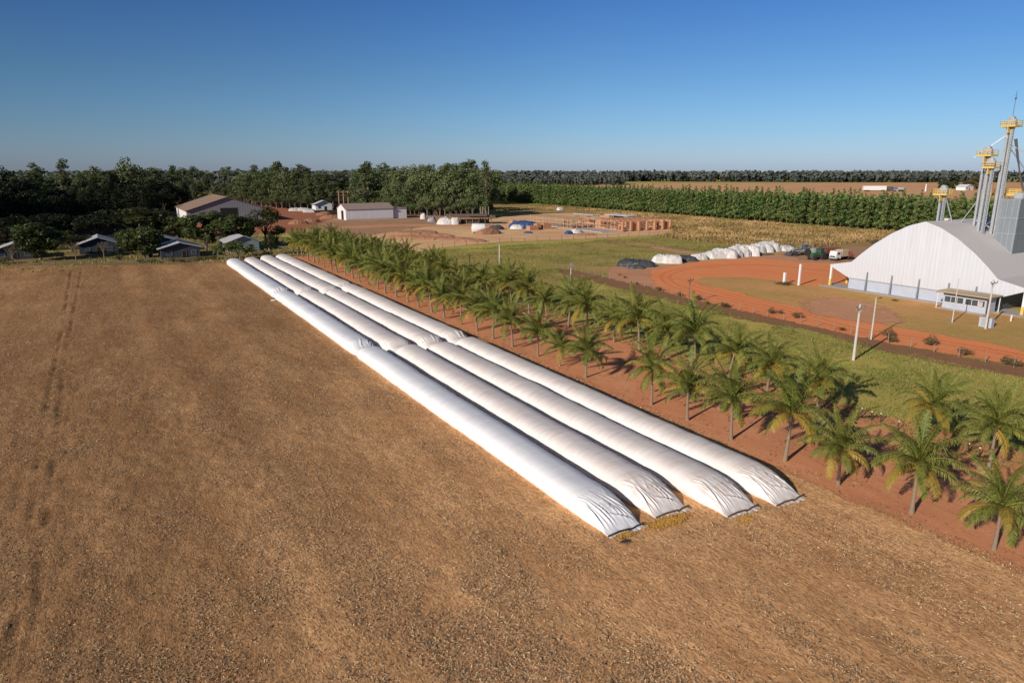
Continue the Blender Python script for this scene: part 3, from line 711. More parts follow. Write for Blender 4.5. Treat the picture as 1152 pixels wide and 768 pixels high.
def crown_plan(rg, vigor=1.0):
    plan = []
    def ring(kind, n, col, jit=8):
        off = rg.random()*6.28
        for i in range(n):
            c = col if isinstance(col, str) else ('frondy' if rg.random() < col else 'frond')
            plan.append((kind, rg.randrange(3), c, off+6.2832*i/n+(rg.random()-.5)*.8, R((rg.random()-.5)*jit), .86+.17*rg.random()))
    ring('spear', 3, 'frond'); ring('up', 5, 'frond'); ring('mid', 8, 'frond' if vigor > .6 else .2); ring('low', 7, .22+.6*(1-vigor), 22); ring('old', 1+int(3*(1-vigor)), .6, 30)
    return plan
def palm_trunk_mesh(hh, seed):
    rg = random.Random(seed); mb = MB(); pts = []; rad = []
    lx, ly = (rg.random()-.5)*.35, (rg.random()-.5)*.35
    for i in range(15):
        u = i/14; pts.append((lx*u*u, ly*u*u, u*hh)); rad.append((.145-.045*u+(.06*(1-u)**6))*(1+(.10 if i % 2 else 0)))
    mb.tube(pts, rad, 10); return mb.mesh('trunk', M['trunk'], True), (lx, ly, hh)
TR = [palm_trunk_mesh(3.55+.17*k, k) for k in range(5)]
def coco_mesh(seed):
    rg = random.Random(seed); mb = MB()
    for k in range(9):
        a = rg.random()*6.28; r = .22+.12*rg.random()
        mb.lathe([(.02, -.15), (.10, -.09), (.135, 0), (.10, .09), (.02, .14)], (math.cos(a)*r, math.sin(a)*r, -.12-.25*rg.random()), 8)
    return mb.mesh('coconuts', M['coco'], True)
COCO = [coco_mesh(k) for k in range(3)]
def merged_crown(seed, vig, scale_leaf=1.0):
    rg = random.Random(seed); out = {'frond': [], 'frondy': []}
    for (kind, vi, c, az, tl, sc) in crown_plan(rg, vig):
        V, Q, T = FRA[kind][vi]
        Mx = np.array(Matrix.Rotation(az, 3, 'Z') @ Matrix.Rotation(-tl, 3, 'Y'))
        out[c].append((V @ Mx.T*sc, Q, T))
    Vs = []; Qs = []; Ts = []; mi = []; b = 0
    for ci, c in enumerate(('frond', 'frondy')):
        for V, Q, T in out[c]:
            Vs.append(V); Qs.append(Q+b); Ts.append(T); mi += [ci]*len(Q); b += len(V)
    me = np_mesh('crown', np.concatenate(Vs), np.concatenate(Qs), M['frond'], {'tint': np.concatenate(Ts)})
    me.materials.append(M['frondy']); me.polygons.foreach_set('material_index', mi)
    return me
CROWNS = [merged_crown(100+k, .5+.12*k) for k in range(5)]
def palm(t, s, label, group, detail, seed, vig=.8, scale=1.0, coco=False):
    rg = random.Random(seed); X, Y = F(t, s)
    o = thing('coconut_palm', label, 'palm tree', (X, Y, 0), rg.random()*6.28, group)
    o.scale = (scale,)*3; o.rotation_euler = (R(rg.gauss(0, 3)), R(rg.gauss(0, 3)), o.rotation_euler[2])
    tm, top = TR[rg.randrange(5)]
    link('trunk', tm, o)
    if detail:
        for (kind, vi, c, az, tl, sc) in crown_plan(rg, vig):
            link('frond', FR[kind][vi][c], o, (top[0], top[1], top[2]-.08), (0, -tl, az), (sc,)*3)
        if coco: link('coconuts', COCO[rg.randrange(3)], o, top)
    else:
        link('crown', CROWNS[rg.randrange(5)], o, top, (0, 0, rg.random()*6.28))
    return o
row1 = [7.5, 13.3, 19.2, 25.1, 30.8, 36.3, 42.2, 48.2, 53.8, 65.5, 71.5, 77.3]
s = 83.4
while s < 222: row1.append(s); s += 5.85
ordn = lambda k: '%d%s' % (k, 'th' if 10 <= k % 100 <= 20 else {1: 'st', 2: 'nd', 3: 'rd'}.get(k % 10, 'th'))
vis1 = 0
for k, s in enumerate(row1):
    rg = random.Random(k*13+5)
    if s < 14: continue
    det = s < 100; vis1 += 1
    scl = .86+.30*rg.random()
    if 50 < s < 90 and k % 2: scl *= .92
    if s == 71.5: scl = .70
    vg = .35+.5*rg.random() if s < 60 else .75+.25*rg.random()
    if det:
        lb = 'coconut palm with %s fronds, %s from the right beside the bags' % ('yellowing' if vg < .6 else 'green', ordn(vis1)); gp = 'coconut palms in the row beside the bags'
        if s == 71.5: lb = 'smallest coconut palm, low and yellowish green, in the row beside the bags'
    else:
        lb = 'coconut palm far down the crowded near row beside the bags'; gp = 'distant coconut palms of the near row'
    palm(49.5+(rg.random()-.5)*.5, s+(rg.random()-.5)*.3, lb, gp, det, k*7+1, vg, scl*(1 if det else 1.1), rg.random() < .5)
row2 = [20.0, 26.2, 31.8, 43.2, 49.7, 55.4, 60.9, 66.6]
s = 72.3
while s < 225: row2.append(s); s += 5.85
vis2 = 0
for k, s in enumerate(row2):
    rg = random.Random(k*17+9)
    det = s < 100; vis2 += 1
    vg = .4+.4*rg.random() if s < 60 else .75+.25*rg.random()
    if det: lb = 'coconut palm with %s fronds, %s from the right in the back row by the grass' % ('yellowing' if vg < .6 else 'green', ordn(vis2)); gp = 'coconut palms in the back row by the grass'
    else: lb = 'coconut palm far down the crowded back row by the grass'; gp = 'distant coconut palms of the back row'
    palm(63.6+(rg.random()-.5)*.7, s, lb, gp, det, k*5+900, vg, .86+.34*rg.random(), rg.random() < .4)
k = 0; s = 112.0
while s < 222:                                  # a third row fills the far half of the grove
    rg = random.Random(k*19+3)
    palm(56.4+(rg.random()-.5)*1.2, s+(rg.random()-.5)*2, 'coconut palm standing between the two rows at the far end of the grove', 'distant coconut palms between the rows', False, k*3+2000, .8, .85+.25*rg.random())
    s += 5.9; k += 1
# dead fronds and litter under the palms
C = []; D = []
n = 16000
t = 47.5+19*RNG.random(n); s = 8+190*RNG.random(n)
ok = RNG.random(n) < np.clip((fbm(t*.4, s*.4, 3, 77)-.42)*5, .03, 1); t, s = t[ok], s[ok]; n = len(t)
C = np.stack([t*CA-s*SA, t*SA+s*CA, .04+.05*RNG.random(n)], 1); D = RNG.normal(size=(n, 3)); D[:, 2] *= .2
v, q = cards(C, .1+.45*RNG.random(n)**2, .03+.05*RNG.random(n), D, RNG.normal(size=(n, 3))*.4+np.array([0, 0, 1.]))
tag(link('leaf_litter', np_mesh('leaf_litter', v, q, M['strawchip'], {'tint': np.repeat(RNG.random(n)*.45, 4)})), 'dry leaf litter on the red soil under the palms', 'litter', None, 'stuff')

# ---------------------------------------------------------------- grass tufts
def tufts(name, n, region, h0, h1, wd, mat, label, seed, patch=.12, cut=.3, tintpow=1.0):
    t0, t1, s0, s1 = region
    t = t0+(t1-t0)*RNG.random(n); s = s0+(s1-s0)*RNG.random(n)
    X, Y = t*CA-s*SA, t*SA+s*CA
    f = fbm(X*patch, Y*patch, 4, seed)
    ok = (f > cut) & keep(X, Y, t, s)
    X, Y, f = X[ok], Y[ok], f[ok]; n = len(X)
    hh = h0+(h1-h0)*RNG.random(n)*np.clip(f*1.6, .3, 1.2)
    D = RNG.normal(size=(n, 3))*.45+np.array([0, 0, 1.]); Nn = RNG.normal(size=(n, 3)); Nn[:, 2] = .3
    v, q = cards(np.stack([X, Y, hh*.45], 1), hh, wd*(.5+RNG.random(n)), D, Nn, .25)
    tint = np.clip((fbm(X*.11, Y*.11, 4, seed+5)-.5)*2.6+.42+(RNG.random(n)-.5)*.6, 0, 1)**tintpow
    tag(link(name, np_mesh(name, v, q, mat, {'tint': np.repeat(tint, 4)})), label, 'grass', None, 'stuff')
ROADP = PX((640, 300), (690, 300), (735, 297), (800, 291), (860, 284), (900, 281), (1010, 268), (1060, 262), (1400, 300), (1400, 460), (1152, 420), (985, 388), (850, 358), (770, 341), (700, 323), (640, 305))
SITE = PX((380, 240), (640, 236), (760, 260), (745, 265), (665, 269), (566, 273), (498, 279), (420, 292), (360, 275))
def keep(X, Y, t, s):
    return ~poly_inside(X, Y, ROADP) & ~poly_inside(X, Y, SITE)
tufts('meadow_grass', 110000, (64.5, 96, 15, 130), .06, .26, .09, M['grass'], 'rough green grass between the palms and the red road', 41, .14, .33)
tufts('meadow_grass', 70000, (66, 205, 125, 205), .10, .34, .2, M['grass'], 'grass of the fenced pasture beyond the palms', 43, .08, .36)
tufts('meadow_grass', 4000, (65.5, 95, 15, 130), .25, .5, .16, M['grass'], 'taller weedy tufts standing in the grass by the palms', 45, .2, .50)
tufts('dry_grass', 50000, (186, 284, 118, 420), .5, 1.5, .55, M['drygrass'], 'tall dry tan grass in front of the tree plantation', 47, .05, .34)
tufts('meadow_grass', 14000, (276, 300, 118, 560), .3, .9, .5, M['grass'], 'green grass along the foot of the tree plantation', 49, .05, .40)
tufts('verge_grass', 9000, (-40, 62, 209, 300), .2, .8, .35, M['grass'], 'scruffy grass and weeds around the farm houses', 53, .15, .45)

# ---------------------------------------------------------------- trees
def crown_mesh(name, mat, clumps, per, leaf, seed, squash=.8, cube=None):
    """clumps: list of (x,y,z,r)"""
    rg = np.random.default_rng(seed); Cs = []; Ns = []; Tt = []
    for (x, y, z, r) in clumps:
        n = max(8, int(per*r*r))
        d = rg.normal(size=(n, 3)); d /= np.linalg.norm(d, axis=1, keepdims=True)
        rr = r*(.45+.6*rg.random(n)**.6)[:, None]
        p = d*rr*np.array([1, 1, squash]); Cs.append(p+np.array([x, y, z]))
        Ns.append(d*.9+rg.normal(size=(n, 3))*.55+np.array([0, 0, .25]))
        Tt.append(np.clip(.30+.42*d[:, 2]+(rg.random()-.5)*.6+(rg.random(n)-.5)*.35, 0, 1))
    C = np.concatenate(Cs); Nn = np.concatenate(Ns); T = np.concatenate(Tt); n = len(C)
    D = np.cross(Nn, rg.normal(size=(n, 3)))
    v, q = cards(C, leaf*(.6+.8*rg.random(n)), leaf*(.4+.5*rg.random(n)), D, Nn, .5)
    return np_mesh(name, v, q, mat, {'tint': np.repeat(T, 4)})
def tree_kind(kind, mat, bark, seed, leaf=.6, per=22):
    """unit tree 10 m tall: returns (crown, trunk)"""
    rg = random.Random(seed); cl = []; mb = MB()
    if kind == 'euc':            # tall, ragged, layered
        top = 10
        n = 30
        for i in range(n):
            u = i/(n-1); z = 1.2+8.4*u
            rad = (1.25*math.sin(math.pi*(.18+.78*u))**.7)
            a = rg.random()*6.28; q = rad*(.3+.75*rg.random())
            cl.append((math.cos(a)*q, math.sin(a)*q, z+(rg.random()-.5)*.6, .50+.42*rg.random()*(1.15-.5*u)))
        mb.tube([(0, 0, 0), (.06, .03, 3.5), (-.05, .08, 6.5), (.1, 0, 9)], [.17, .13, .09, .03], 7)
        for i in range(9):
            a = rg.random()*6.28; z = 2.5+rg.random()*5.5
            mb.tube([(0, 0, z), (math.cos(a)*.6, math.sin(a)*.6, z+.5), (math.cos(a)*1.1, math.sin(a)*1.1, z+1.2)], [.06, .045, .02], 5)
    elif kind == 'broad':
        for i in range(26):
            a = rg.random()*6.28; q = 3.3*math.sqrt(rg.random()); z = 3.6+4.6*rg.random()*(1-(q/4.2)**2)+1.2
            cl.append((math.cos(a)*q, math.sin(a)*q, min(z, 8.9), .95+.65*rg.random()))
        mb.tube([(0, 0, 0), (.1, 0, 2), (0, .1, 4.5)], [.32, .25, .15], 8)
        for i in range(7):
            a = i*.9+rg.random(); mb.tube([(0, 0, 2.2), (math.cos(a)*1.2, math.sin(a)*1.2, 4), (math.cos(a)*2.4, math.sin(a)*2.4, 6)], [.16, .10, .04], 6)
    elif kind == 'round':
        for i in range(32):
            d = Vector((rg.gauss(0, 1), rg.gauss(0, 1), rg.gauss(0, 1))).normalized()*(2.5+.9*rg.random())
            cl.append((d.x, d.y, 5.7+d.z*1.15, 1.15+.5*rg.random()))
        mb.tube([(0, 0, 0), (.1, .05, 2), (0, .1, 4.8)], [.30, .22, .14], 8)
        for i in range(5):
            a = i*1.25; mb.tube([(0, 0, 2.3), (math.cos(a)*.9, math.sin(a)*.9, 4), (math.cos(a)*1.6, math.sin(a)*1.6, 5.5)], [.12, .08, .04], 6)
    elif kind == 'plant':        # plantation tree: bare stem, narrow full crown
        for i in range(15):
            u = i/14; z = 1.2+8.4*u; rad = 1.25*(1-u)**.62*min(1, .55+3*u)+.05
            a = i*2.4+rg.random(); q = rad*.6
            cl.append((math.cos(a)*q, math.sin(a)*q, z, .22+.62*rad*(.7+.4*rg.random())))
        mb.tube([(0, 0, 0), (.03, 0, 5), (0, 0, 9)], [.09, .06, .02], 6)
    elif kind == 'bare':
        for i in range(9):
            a = rg.random()*6.28; q = 2.2*rg.random(); cl.append((math.cos(a)*q, math.sin(a)*q, 6+3*rg.random(), .7+.4*rg.random()))
        mb.tube([(0, 0, 0), (.2, 0, 2.5), (0, .1, 4)], [.35, .25, .18], 7)
        for i in range(14):
            a = rg.random()*6.28; l = 1+1.8*rg.random(); mb.tube([(0, 0, 2.3+rg.random()), (math.cos(a)*l*.6, math.sin(a)*l*.6, 5+rg.random()), (math.cos(a)*l*1.2, math.sin(a)*l*1.2, 7.5+rg.random()*2)], [.13, .09, .03], 5)
        per = per*.45
    elif kind == 'bush':
        for i in range(14):
            a = rg.random()*6.28; q = 4.0*math.sqrt(rg.random()); cl.append((math.cos(a)*q, math.sin(a)*q, 2.5+5*rg.random()*(1-q/5.5), 1.4+1.0*rg.random()))
        for i in range(7):
            a = rg.random()*6.28; mb.tube([(0, 0, 0), (math.cos(a)*1.4, math.sin(a)*1.4, 3), (math.cos(a)*3, math.sin(a)*3, 6)], [.22, .14, .05], 5)
    return crown_mesh('crown', mat, cl, per, leaf, seed), mb.mesh('trunk', bark, True)
M['eucbright'] = leaf_mat('pale_wood_leaves', (.035, .058, .02), (.20, .25, .10), (.22, .22, .10), .22, .6, .5)
KINDS = {
 'eucb': [tree_kind('euc', M['eucbright'], M['bark'], 110+k, .30, 105) for k in range(5)],
 'broadb': [tree_kind('broad', M['eucbright'], M['bark'], 120+k, .42, 50) for k in range(3)],
 'euc': [tree_kind('euc', M['euc'], M['bark'], 10+k, .30, 105) for k in range(6)],
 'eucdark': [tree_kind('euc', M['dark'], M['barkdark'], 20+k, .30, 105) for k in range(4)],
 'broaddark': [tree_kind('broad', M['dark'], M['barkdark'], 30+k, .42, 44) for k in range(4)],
 'broad': [tree_kind('broad', M['euc'], M['bark'], 40+k, .42, 44) for k in range(4)],
 'olive': [tree_kind('broad', M['olive'], M['barkdark'], 44+k, .42, 44) for k in range(2)],
 'round': [tree_kind('round', M['round'], M['bark'], 50+k, .55, 60) for k in range(4)],
 'plant': [tree_kind('plant', M['plant'], M['bark'], 60+k, .42, 80) for k in range(6)],
 'bare': [tree_kind('bare', M['bush'], M['bark'], 70+k, .45, 30) for k in range(3)],
 'brown': [tree_kind('round', M['bush'], M['barkdark'], 90+k, .55, 60) for k in range(2)],
 'bush': [tree_kind('bush', M['bush'], M['barkdark'], 80+k, .7, 10) for k in range(4)],
}
def tree(kind, X, Y, hgt, wid, name, label, cat, group, rg):
    o = thing(name, label, cat, (X, Y, 0), rg.random()*6.28, group)
    cr, tr = rg.choice(KINDS[kind]); sc = (wid, wid, hgt/10)
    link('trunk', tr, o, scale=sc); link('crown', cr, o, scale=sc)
    return o
def interp(x, tab):
    if x <= tab[0][0]: return tab[0][1]
    for (a, b), (c, d) in zip(tab, tab[1:]):
        if x <= c: return b+(d-b)*(x-a)/(c-a)
    return tab[-1][1]
TOP = [(-120, 180), (0, 187), (12, 191), (25, 198), (45, 195), (60, 200), (75, 198), (95, 199), (120, 196), (150, 196), (170, 192), (200, 190), (222, 190), (234, 195), (246, 194), (262, 190), (285, 188), (315, 186), (340, 189), (362, 193), (378, 196), (392, 196), (402, 193), (412, 187), (440, 187), (470, 187), (500, 186), (525, 183), (548, 186)]
BASE = [(-120, 285), (0, 268), (60, 262), (110, 255), (150, 249), (190, 241), (222, 232), (245, 228), (262, 229), (300, 233), (345, 235), (395, 234), (410, 236), (470, 241), (548, 244)]
rg = random.Random(11)
LW = ('dark tree crowded in the shaded wood behind the left farm houses', 'trees of the dark left wood')
MW = ('tall green tree in the wood behind the farm sheds', 'trees of the wood behind the sheds')
RW = ('tall green tree in the clump right of the white shed', 'trees of the clump right of the white shed')
x = -70.0
while x < 552:
    dark = x < 205
    for lay in range(3):
        px = x+rg.uniform(-4, 4)
        if 378 < px < 400 and lay > 0: continue
        if 228 < px < 250 and lay == 2: continue
        if px > 551: continue
        yb = interp(px, BASE)-(0, 5, 10)[2-lay] if lay else interp(px, BASE)-13
        yt = interp(px, TOP)+(rg.uniform(-4, 3) if lay == 0 else rg.uniform(6, 16) if lay == 1 else rg.uniform(12, 26))
        if not dark and lay == 2: yt = interp(px, TOP)+rg.uniform(3, 20)
        X, Y = G(px, yb); hgt = Zat(yt, Y)
        if hgt < 5: continue
        W = LW if dark else (MW if px < 395 else RW)
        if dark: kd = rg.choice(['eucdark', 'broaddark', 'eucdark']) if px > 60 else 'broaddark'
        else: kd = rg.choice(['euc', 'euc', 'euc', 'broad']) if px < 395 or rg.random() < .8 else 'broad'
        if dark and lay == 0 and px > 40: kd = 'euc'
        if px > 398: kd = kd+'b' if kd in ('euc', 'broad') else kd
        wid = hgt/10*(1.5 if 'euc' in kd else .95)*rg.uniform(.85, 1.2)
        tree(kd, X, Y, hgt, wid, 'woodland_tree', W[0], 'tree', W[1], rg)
    if x > 255 and not 365 < x < 402 and x < 545:
        yb = interp(x, BASE)+1.0; X, Y = G(x+rg.uniform(-2, 2), yb); hgt = rg.uniform(7, 13)
        W = MW if x < 395 else RW
        tree('broad' if x < 395 else 'broadb', X, Y, hgt, hgt/10*1.15, 'woodland_tree', W[0].replace('tall ', 'low '), 'tree', W[1].replace('trees', 'low trees'), rg)
    x += 8.0 if x < 200 else 6.5
for (px, yb, yt, kd, wm, lb) in ((48, 243, 183.5, 'euc', 1.3, 'pale feathery treetop sticking out of the dark wood, leftmost of the high ones'), (79, 240, 180, 'euc', 1.2, 'tall narrow treetop above the dark wood, left of the flat round one'),
        (107, 240, 178.5, 'broad', .75, 'flat rounded treetop standing high above the dark left wood'), (150, 238, 176, 'broad', .85, 'biggest domed treetop on the skyline of the left wood'),
        (315, 232, 181, 'euc', 1.3, 'highest treetop of the wood behind the brown roofed shed'), (415, 238, 182, 'euc', 1.4, 'high dark treetop at the left end of the clump right of the white shed'),
        (526, 243, 179.5, 'broad', .95, 'broad highest crown of the clump right of the white shed'), (547, 245, 181.5, 'euc', .85, 'slim pale tree at the right end of the clump beside the white shed'), (0, 262, 179, 'broaddark', .9, 'tall dark tree cut by the left edge of the picture')):
    X, Y = G(px, yb); h_ = Zat(yt, Y); tree(kd, X, Y, h_, h_/10*wm, 'woodland_tree', lb, 'tree', None, rg)

# trees round the houses
for (px, yb, yt, wpx, kd, lb) in ((46, 293, 250, 36, 'round', 'round green garden tree between the two leftmost houses'), (82, 284, 255, 34, 'olive', 'low spreading tree behind the garden left of the blue house'),
        (148, 286, 257, 24, 'round', 'left tree of the pair right of the blue house'), (163, 290, 255, 32, 'round', 'dense dark green tree left of the two overlapping houses'),
        (150, 268, 231, 80, 'olive', 'wide olive coloured spreading tree in front of the left wood'), (112, 272, 238, 40, 'broaddark', 'dark spreading tree behind the blue house'),
        (232, 279, 236, 39, 'round', 'dense round tree in front of the big brown roofed shed'), (267, 279, 239, 36, 'round', 'dense tree hiding the right of the dark shed door'),
        (299, 274, 230, 36, 'olive', 'olive green tree right of the brown roofed shed'), (200, 268, 243, 26, 'round', 'small dark tree left of the brown roofed shed'), (185, 264, 243, 24, 'round', 'small tree beside the flat pale roof'),
        (305, 287, 262, 20, 'olive', 'bushy tree at the far end of the palm grove'), (312, 275, 252, 22, 'olive', 'yellow green tree behind the far end of the palms'),
        (130, 262, 240, 36, 'broaddark', 'dark tree in the shade behind the olive coloured one'), (20, 275, 240, 40, 'broaddark', 'dark garden tree behind the leftmost house'), (60, 272, 236, 44, 'broaddark', 'dark tree in deep shade behind the round garden tree')):
    X, Y = G(px, yb); h_ = Zat(yt, Y); dist = math.hypot(X, Y); wm = wpx*dist/768
    w_ = wm/(8.2 if kd in ('olive', 'broad', 'broaddark') else 7.4)
    tree(kd, X, Y, h_, w_, 'garden_tree', lb, 'tree', None, rg)
for (px, yb, yt, lb) in ((15, 297, 275, 'nearly bare small tree at the field edge, leftmost of the bare ones'), (86, 293, 272, 'nearly bare small tree left of the blue house'), (118, 292, 270, 'nearly bare small tree in front of the blue house'), (233, 283, 265, 'small bare tree in front of the round tree by the shed')):
    X, Y = G(px, yb); h_ = Zat(yt, Y); tree('bare', X, Y, h_, h_/10, 'bare_tree', lb, 'tree', 'nearly bare small trees along the field edge', rg)
def bush(px, py, hh, wd, lb, gp, kd='bush'):
    X, Y = G(px, py); tree(kd, X, Y, hh*1.15, wd/9.0, 'bush', lb, 'bush', gp, rg)
bush(4, 297, 2.6, 5, 'bright green bush at the field edge by the left border', None)
bush(134, 293, 2.2, 2.5, 'small upright yellow green bush right of the blue house', None)
for (px, py, wd) in ((195, 294, 4), (206, 295, 4), (222, 293, 5), (237, 292, 4), (170, 296, 3), (158, 296, 2.5)):
    bush(px, py, 1.6, wd, 'low green weed bush along the field edge in front of the overlapping houses', 'weed bushes along the far field edge')
RB = [(703, 312, 1.6), (697, 309, 1.2), (716, 319, 1.5), (741, 326, 2.4), (765, 332, 2.0), (787, 337, 2.8), (795, 341, 1.6), (815, 345, 3.0), (868, 352, 2.6), (878, 352, 2.0), (897, 357, 3.2), (947, 371, 1.6), (999, 378, 3.2), (1004, 384, 2.6), (1047, 388, 3.4), (1086, 399, 3.0), (1132, 409, 2.6), (1142, 411, 3)]
rbn = ['far left end', 'left of the thin leaning pole', 'between the two concrete poles and the road bend', 'right of the tall concrete poles']
for (px, py, wd) in RB:
    lb = 'scrubby bush on the fence line along the red road, ' + ('at its far left end' if px < 730 else 'near the wooden utility pole' if px < 830 else 'before the tall concrete poles' if px < 960 else 'right of the tall concrete poles')
    bush(px, py+1, wd*.50, wd*.62, lb, lb.replace('scrubby bush', 'bushes'))
bush(882, 320.5, 1.0, 3.6, 'low green bush round the foot of the short white post', None)
bush(987, 275.5, 2.6, 5, 'single green bush on the far yard fence left of the warehouse', None)
bush(1007, 338.5, .5, 1.4, 'tiny tuft of weeds on the lawn below the warehouse wall', None)

# banana clump
def banana(px, py, hgt, seed):
    r_ = random.Random(seed); X, Y = G(px, py)
    o = thing('banana_plant', 'broad leaved banana plant in the clump by the far ends of the bags', 'banana plant', (X, Y, 0), r_.random()*6, 'banana plants by the far ends of the bags')
    mb = MB(); mb.tube([(0, 0, 0), (0, 0, hgt*.5)], [.16, .10], 7); mb.build('stem', M['trunk'], o)
    V = []; Qf = []; Tn = []
    for k in range(11):
        a = k*2.4+r_.random(); L = hgt*(.5+.2*r_.random()); e0 = R(70-5*k); p = Vector((0, 0, hgt*.5)); n = 7
        for i in range(n+1):
            u = i/n; e = e0-R(95)*u; wd = .42*math.sin(math.pi*min(.98, .08+u*.9))+.03
            d = Vector((math.cos(e)*math.cos(a), math.cos(e)*math.sin(a), math.sin(e))); lat = Vector((-math.sin(a), math.cos(a), 0))
            for sg in (-1, 0, 1): V.append(tuple(p+lat*wd*sg-Vector((0, 0, abs(sg)*wd*.35)))); Tn.append(.3+.5*r_.random())
            if i < n:
                b = len(V)-3; Qf += [(b, b+1, b+4, b+3), (b+1, b+2, b+5, b+4)]
            p = p+d*L/n
    link('leaves', np_mesh('leaves', V, Qf, M['banana'], {'tint': Tn}), o)
for k, (px, py, hh) in enumerate(((246, 292, 5.5), (254, 294, 6), (262, 293.5, 6.5), (270, 293, 6.5), (277, 294, 5.5), (284, 293, 5.0), (258, 290, 6.5), (268, 289, 6.5), (300, 292, 3.5))):
    banana(px, py, hh, k)

# plantation: three front rows tree by tree, the rest behind as one mass
PL = ['front row along the meadow', 'second row', 'third row']
rg = random.Random(5)
def t_front(s): return 288+.012*max(0, s-180)*.9+(1.2 if s > 400 else 0)
for r_ in range(3):
    s = 128.0
    for k in range(100):
        s += 4.15
        t = t_front(s)+r_*4.2+rg.uniform(-.5, .5); X, Y = F(t, s+rg.uniform(-.7, .7)+r_*1.4); hh = rg.uniform(12.6, 18.2)+r_*.2
        tree('plant', X, Y, hh, 1.72*rg.uniform(.85, 1.2), 'plantation_tree', 'slim plantation tree with bare stem in the '+PL[r_], 'tree', 'trees in the '+PL[r_], rg)
def mass(name, n, pos, rad, leaf, mat, label, seed, trunks=None):
    r_ = np.random.default_rng(seed); Cs = []; Ns = []; Ts = []
    for (X, Y, z0, z1, wd) in pos:
        m = n; d = r_.normal(size=(m, 3)); d /= np.linalg.norm(d, axis=1, keepdims=True)
        rr = (.35+.65*r_.random(m)**.5)[:, None]
        Cs.append(np.array([X, Y, (z0+z1)/2])+d*rr*np.array([wd, wd, (z1-z0)/2])); Ns.append(d+r_.normal(size=(m, 3))*.5)
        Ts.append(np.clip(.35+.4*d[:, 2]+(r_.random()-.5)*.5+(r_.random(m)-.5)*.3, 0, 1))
    C = np.concatenate(Cs); Nn = np.concatenate(Ns); T = np.concatenate(Ts)
    v, q = cards(C, leaf*(.6+.8*r_.random(len(C))), leaf*(.5+.5*r_.random(len(C))), np.cross(Nn, r_.normal(size=C.shape)), Nn, .6)
    return tag(link(name, np_mesh(name, v, q, mat, {'tint': np.repeat(T, 4)})), label, 'forest', None, 'stuff')
pos = []
for r_ in range(3, 9):
    s = 122.0
    while s < 552:
        X, Y = F(t_front(s)+r_*4.4+rg.uniform(-.8, .8), s+rg.uniform(-1, 1)); pos.append((X, Y, 2.0, rg.uniform(11.8, 15.0), 2.1)); s += 4.2
for r_ in range(0, 9):                                   # off to both sides of the counted rows
    for s in np.arange(20, 129, 4.2):
        X, Y = F(288+r_*4.4+rg.uniform(-.8, .8), s); pos.append((X, Y, 2.5, rg.uniform(13.8, 16.4), 2.1))
mass('plantation_block', 110, pos, 0, 1.3, M['plant'], 'dense block of plantation trees behind the first three rows', 3)

# far forest belts
pos = []; r_ = random.Random(21)
for k in range(1500):
    a = R(r_.uniform(-52, 52)); dd = 1640+140*r_.random()**1.5+60*math.sin(a*9)
    Y = dd; X = dd*math.tan(a)
    hh = 25.5+1.2*mnoise.noise(Vector((X*.01, 0, 0)))+r_.uniform(-1.5, 1.2)
    pos.append((X, Y, 0, hh, r_.uniform(6, 12)))
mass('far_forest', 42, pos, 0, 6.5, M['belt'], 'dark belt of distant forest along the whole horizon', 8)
pos = []
for k in range(700):
    a = R(r_.uniform(-50, -4)); dd = r_.uniform(700, 1100)
    X = dd*math.tan(a); pos.append((X, dd, 0, r_.uniform(17, 26), r_.uniform(5, 9)))
for k in range(220):
    a = R(r_.uniform(-3, 9)); dd = r_.uniform(1250, 1500)
    X = dd*math.tan(a); pos.append((X, dd, 0, r_.uniform(14, 21), r_.uniform(5, 9)))
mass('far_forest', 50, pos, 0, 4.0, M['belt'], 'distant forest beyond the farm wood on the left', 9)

# ---------------------------------------------------------------- warehouse
WX, WY = F(139, 75.7)
wh = thing('grain_warehouse', 'huge white arched grain warehouse with grey roof and open side canopies', 'warehouse', (WX, WY, 0), ROT)
# profile in local y (s - 75.7) and z; left = far side
half = [(0, 15.4), (3.2, 14.35), (6.4, 12.6), (9.9, 10.1), (12.6, 7.7), (14.4, 5.9), (19.5, 4.75)]
def arch(y):
    y = abs(y)
    for (a, b), (c, d) in zip(half, half[1:]):
        if y <= c:
            q = (y-a)/(c-a); return b+(d-b)*q
    return half[-1][1]
YS = sorted(set([round(v, 2) for v in np.linspace(-19.5, 19.5, 53)]+[0, -14.4, 14.4]))
hh_ = [arch(y)+.0 for y in YS]
# smooth the arch but keep the eave kink
LEN = 95.0; WALL = 14.6
def slab(ys, thick, x0, x1):
    mb = MB(); n = len(ys); up = [arch(y) for y in ys]
    vs = [(x0, y, z) for y, z in zip(ys, up)]+[(x1, y, z) for y, z in zip(ys, up)]+[(x0, y, z-thick) for y, z in zip(ys, up)]+[(x1, y, z-thick) for y, z in zip(ys, up)]
    fs = []
    for i in range(n-1):
        fs += [(i, i+1, n+i+1, n+i), (2*n+i, 3*n+i, 3*n+i+1, 2*n+i+1), (i, 2*n+i, 2*n+i+1, i+1), (n+i, n+i+1, 3*n+i+1, 3*n+i)]
    fs += [(0, n, 3*n, 2*n), (n-1, 3*n-1, 4*n-1, 2*n-1)]
    return mb.add(vs, fs)
slab(YS, .22, 0, LEN).build('roof', M['roofgrey'], wh)
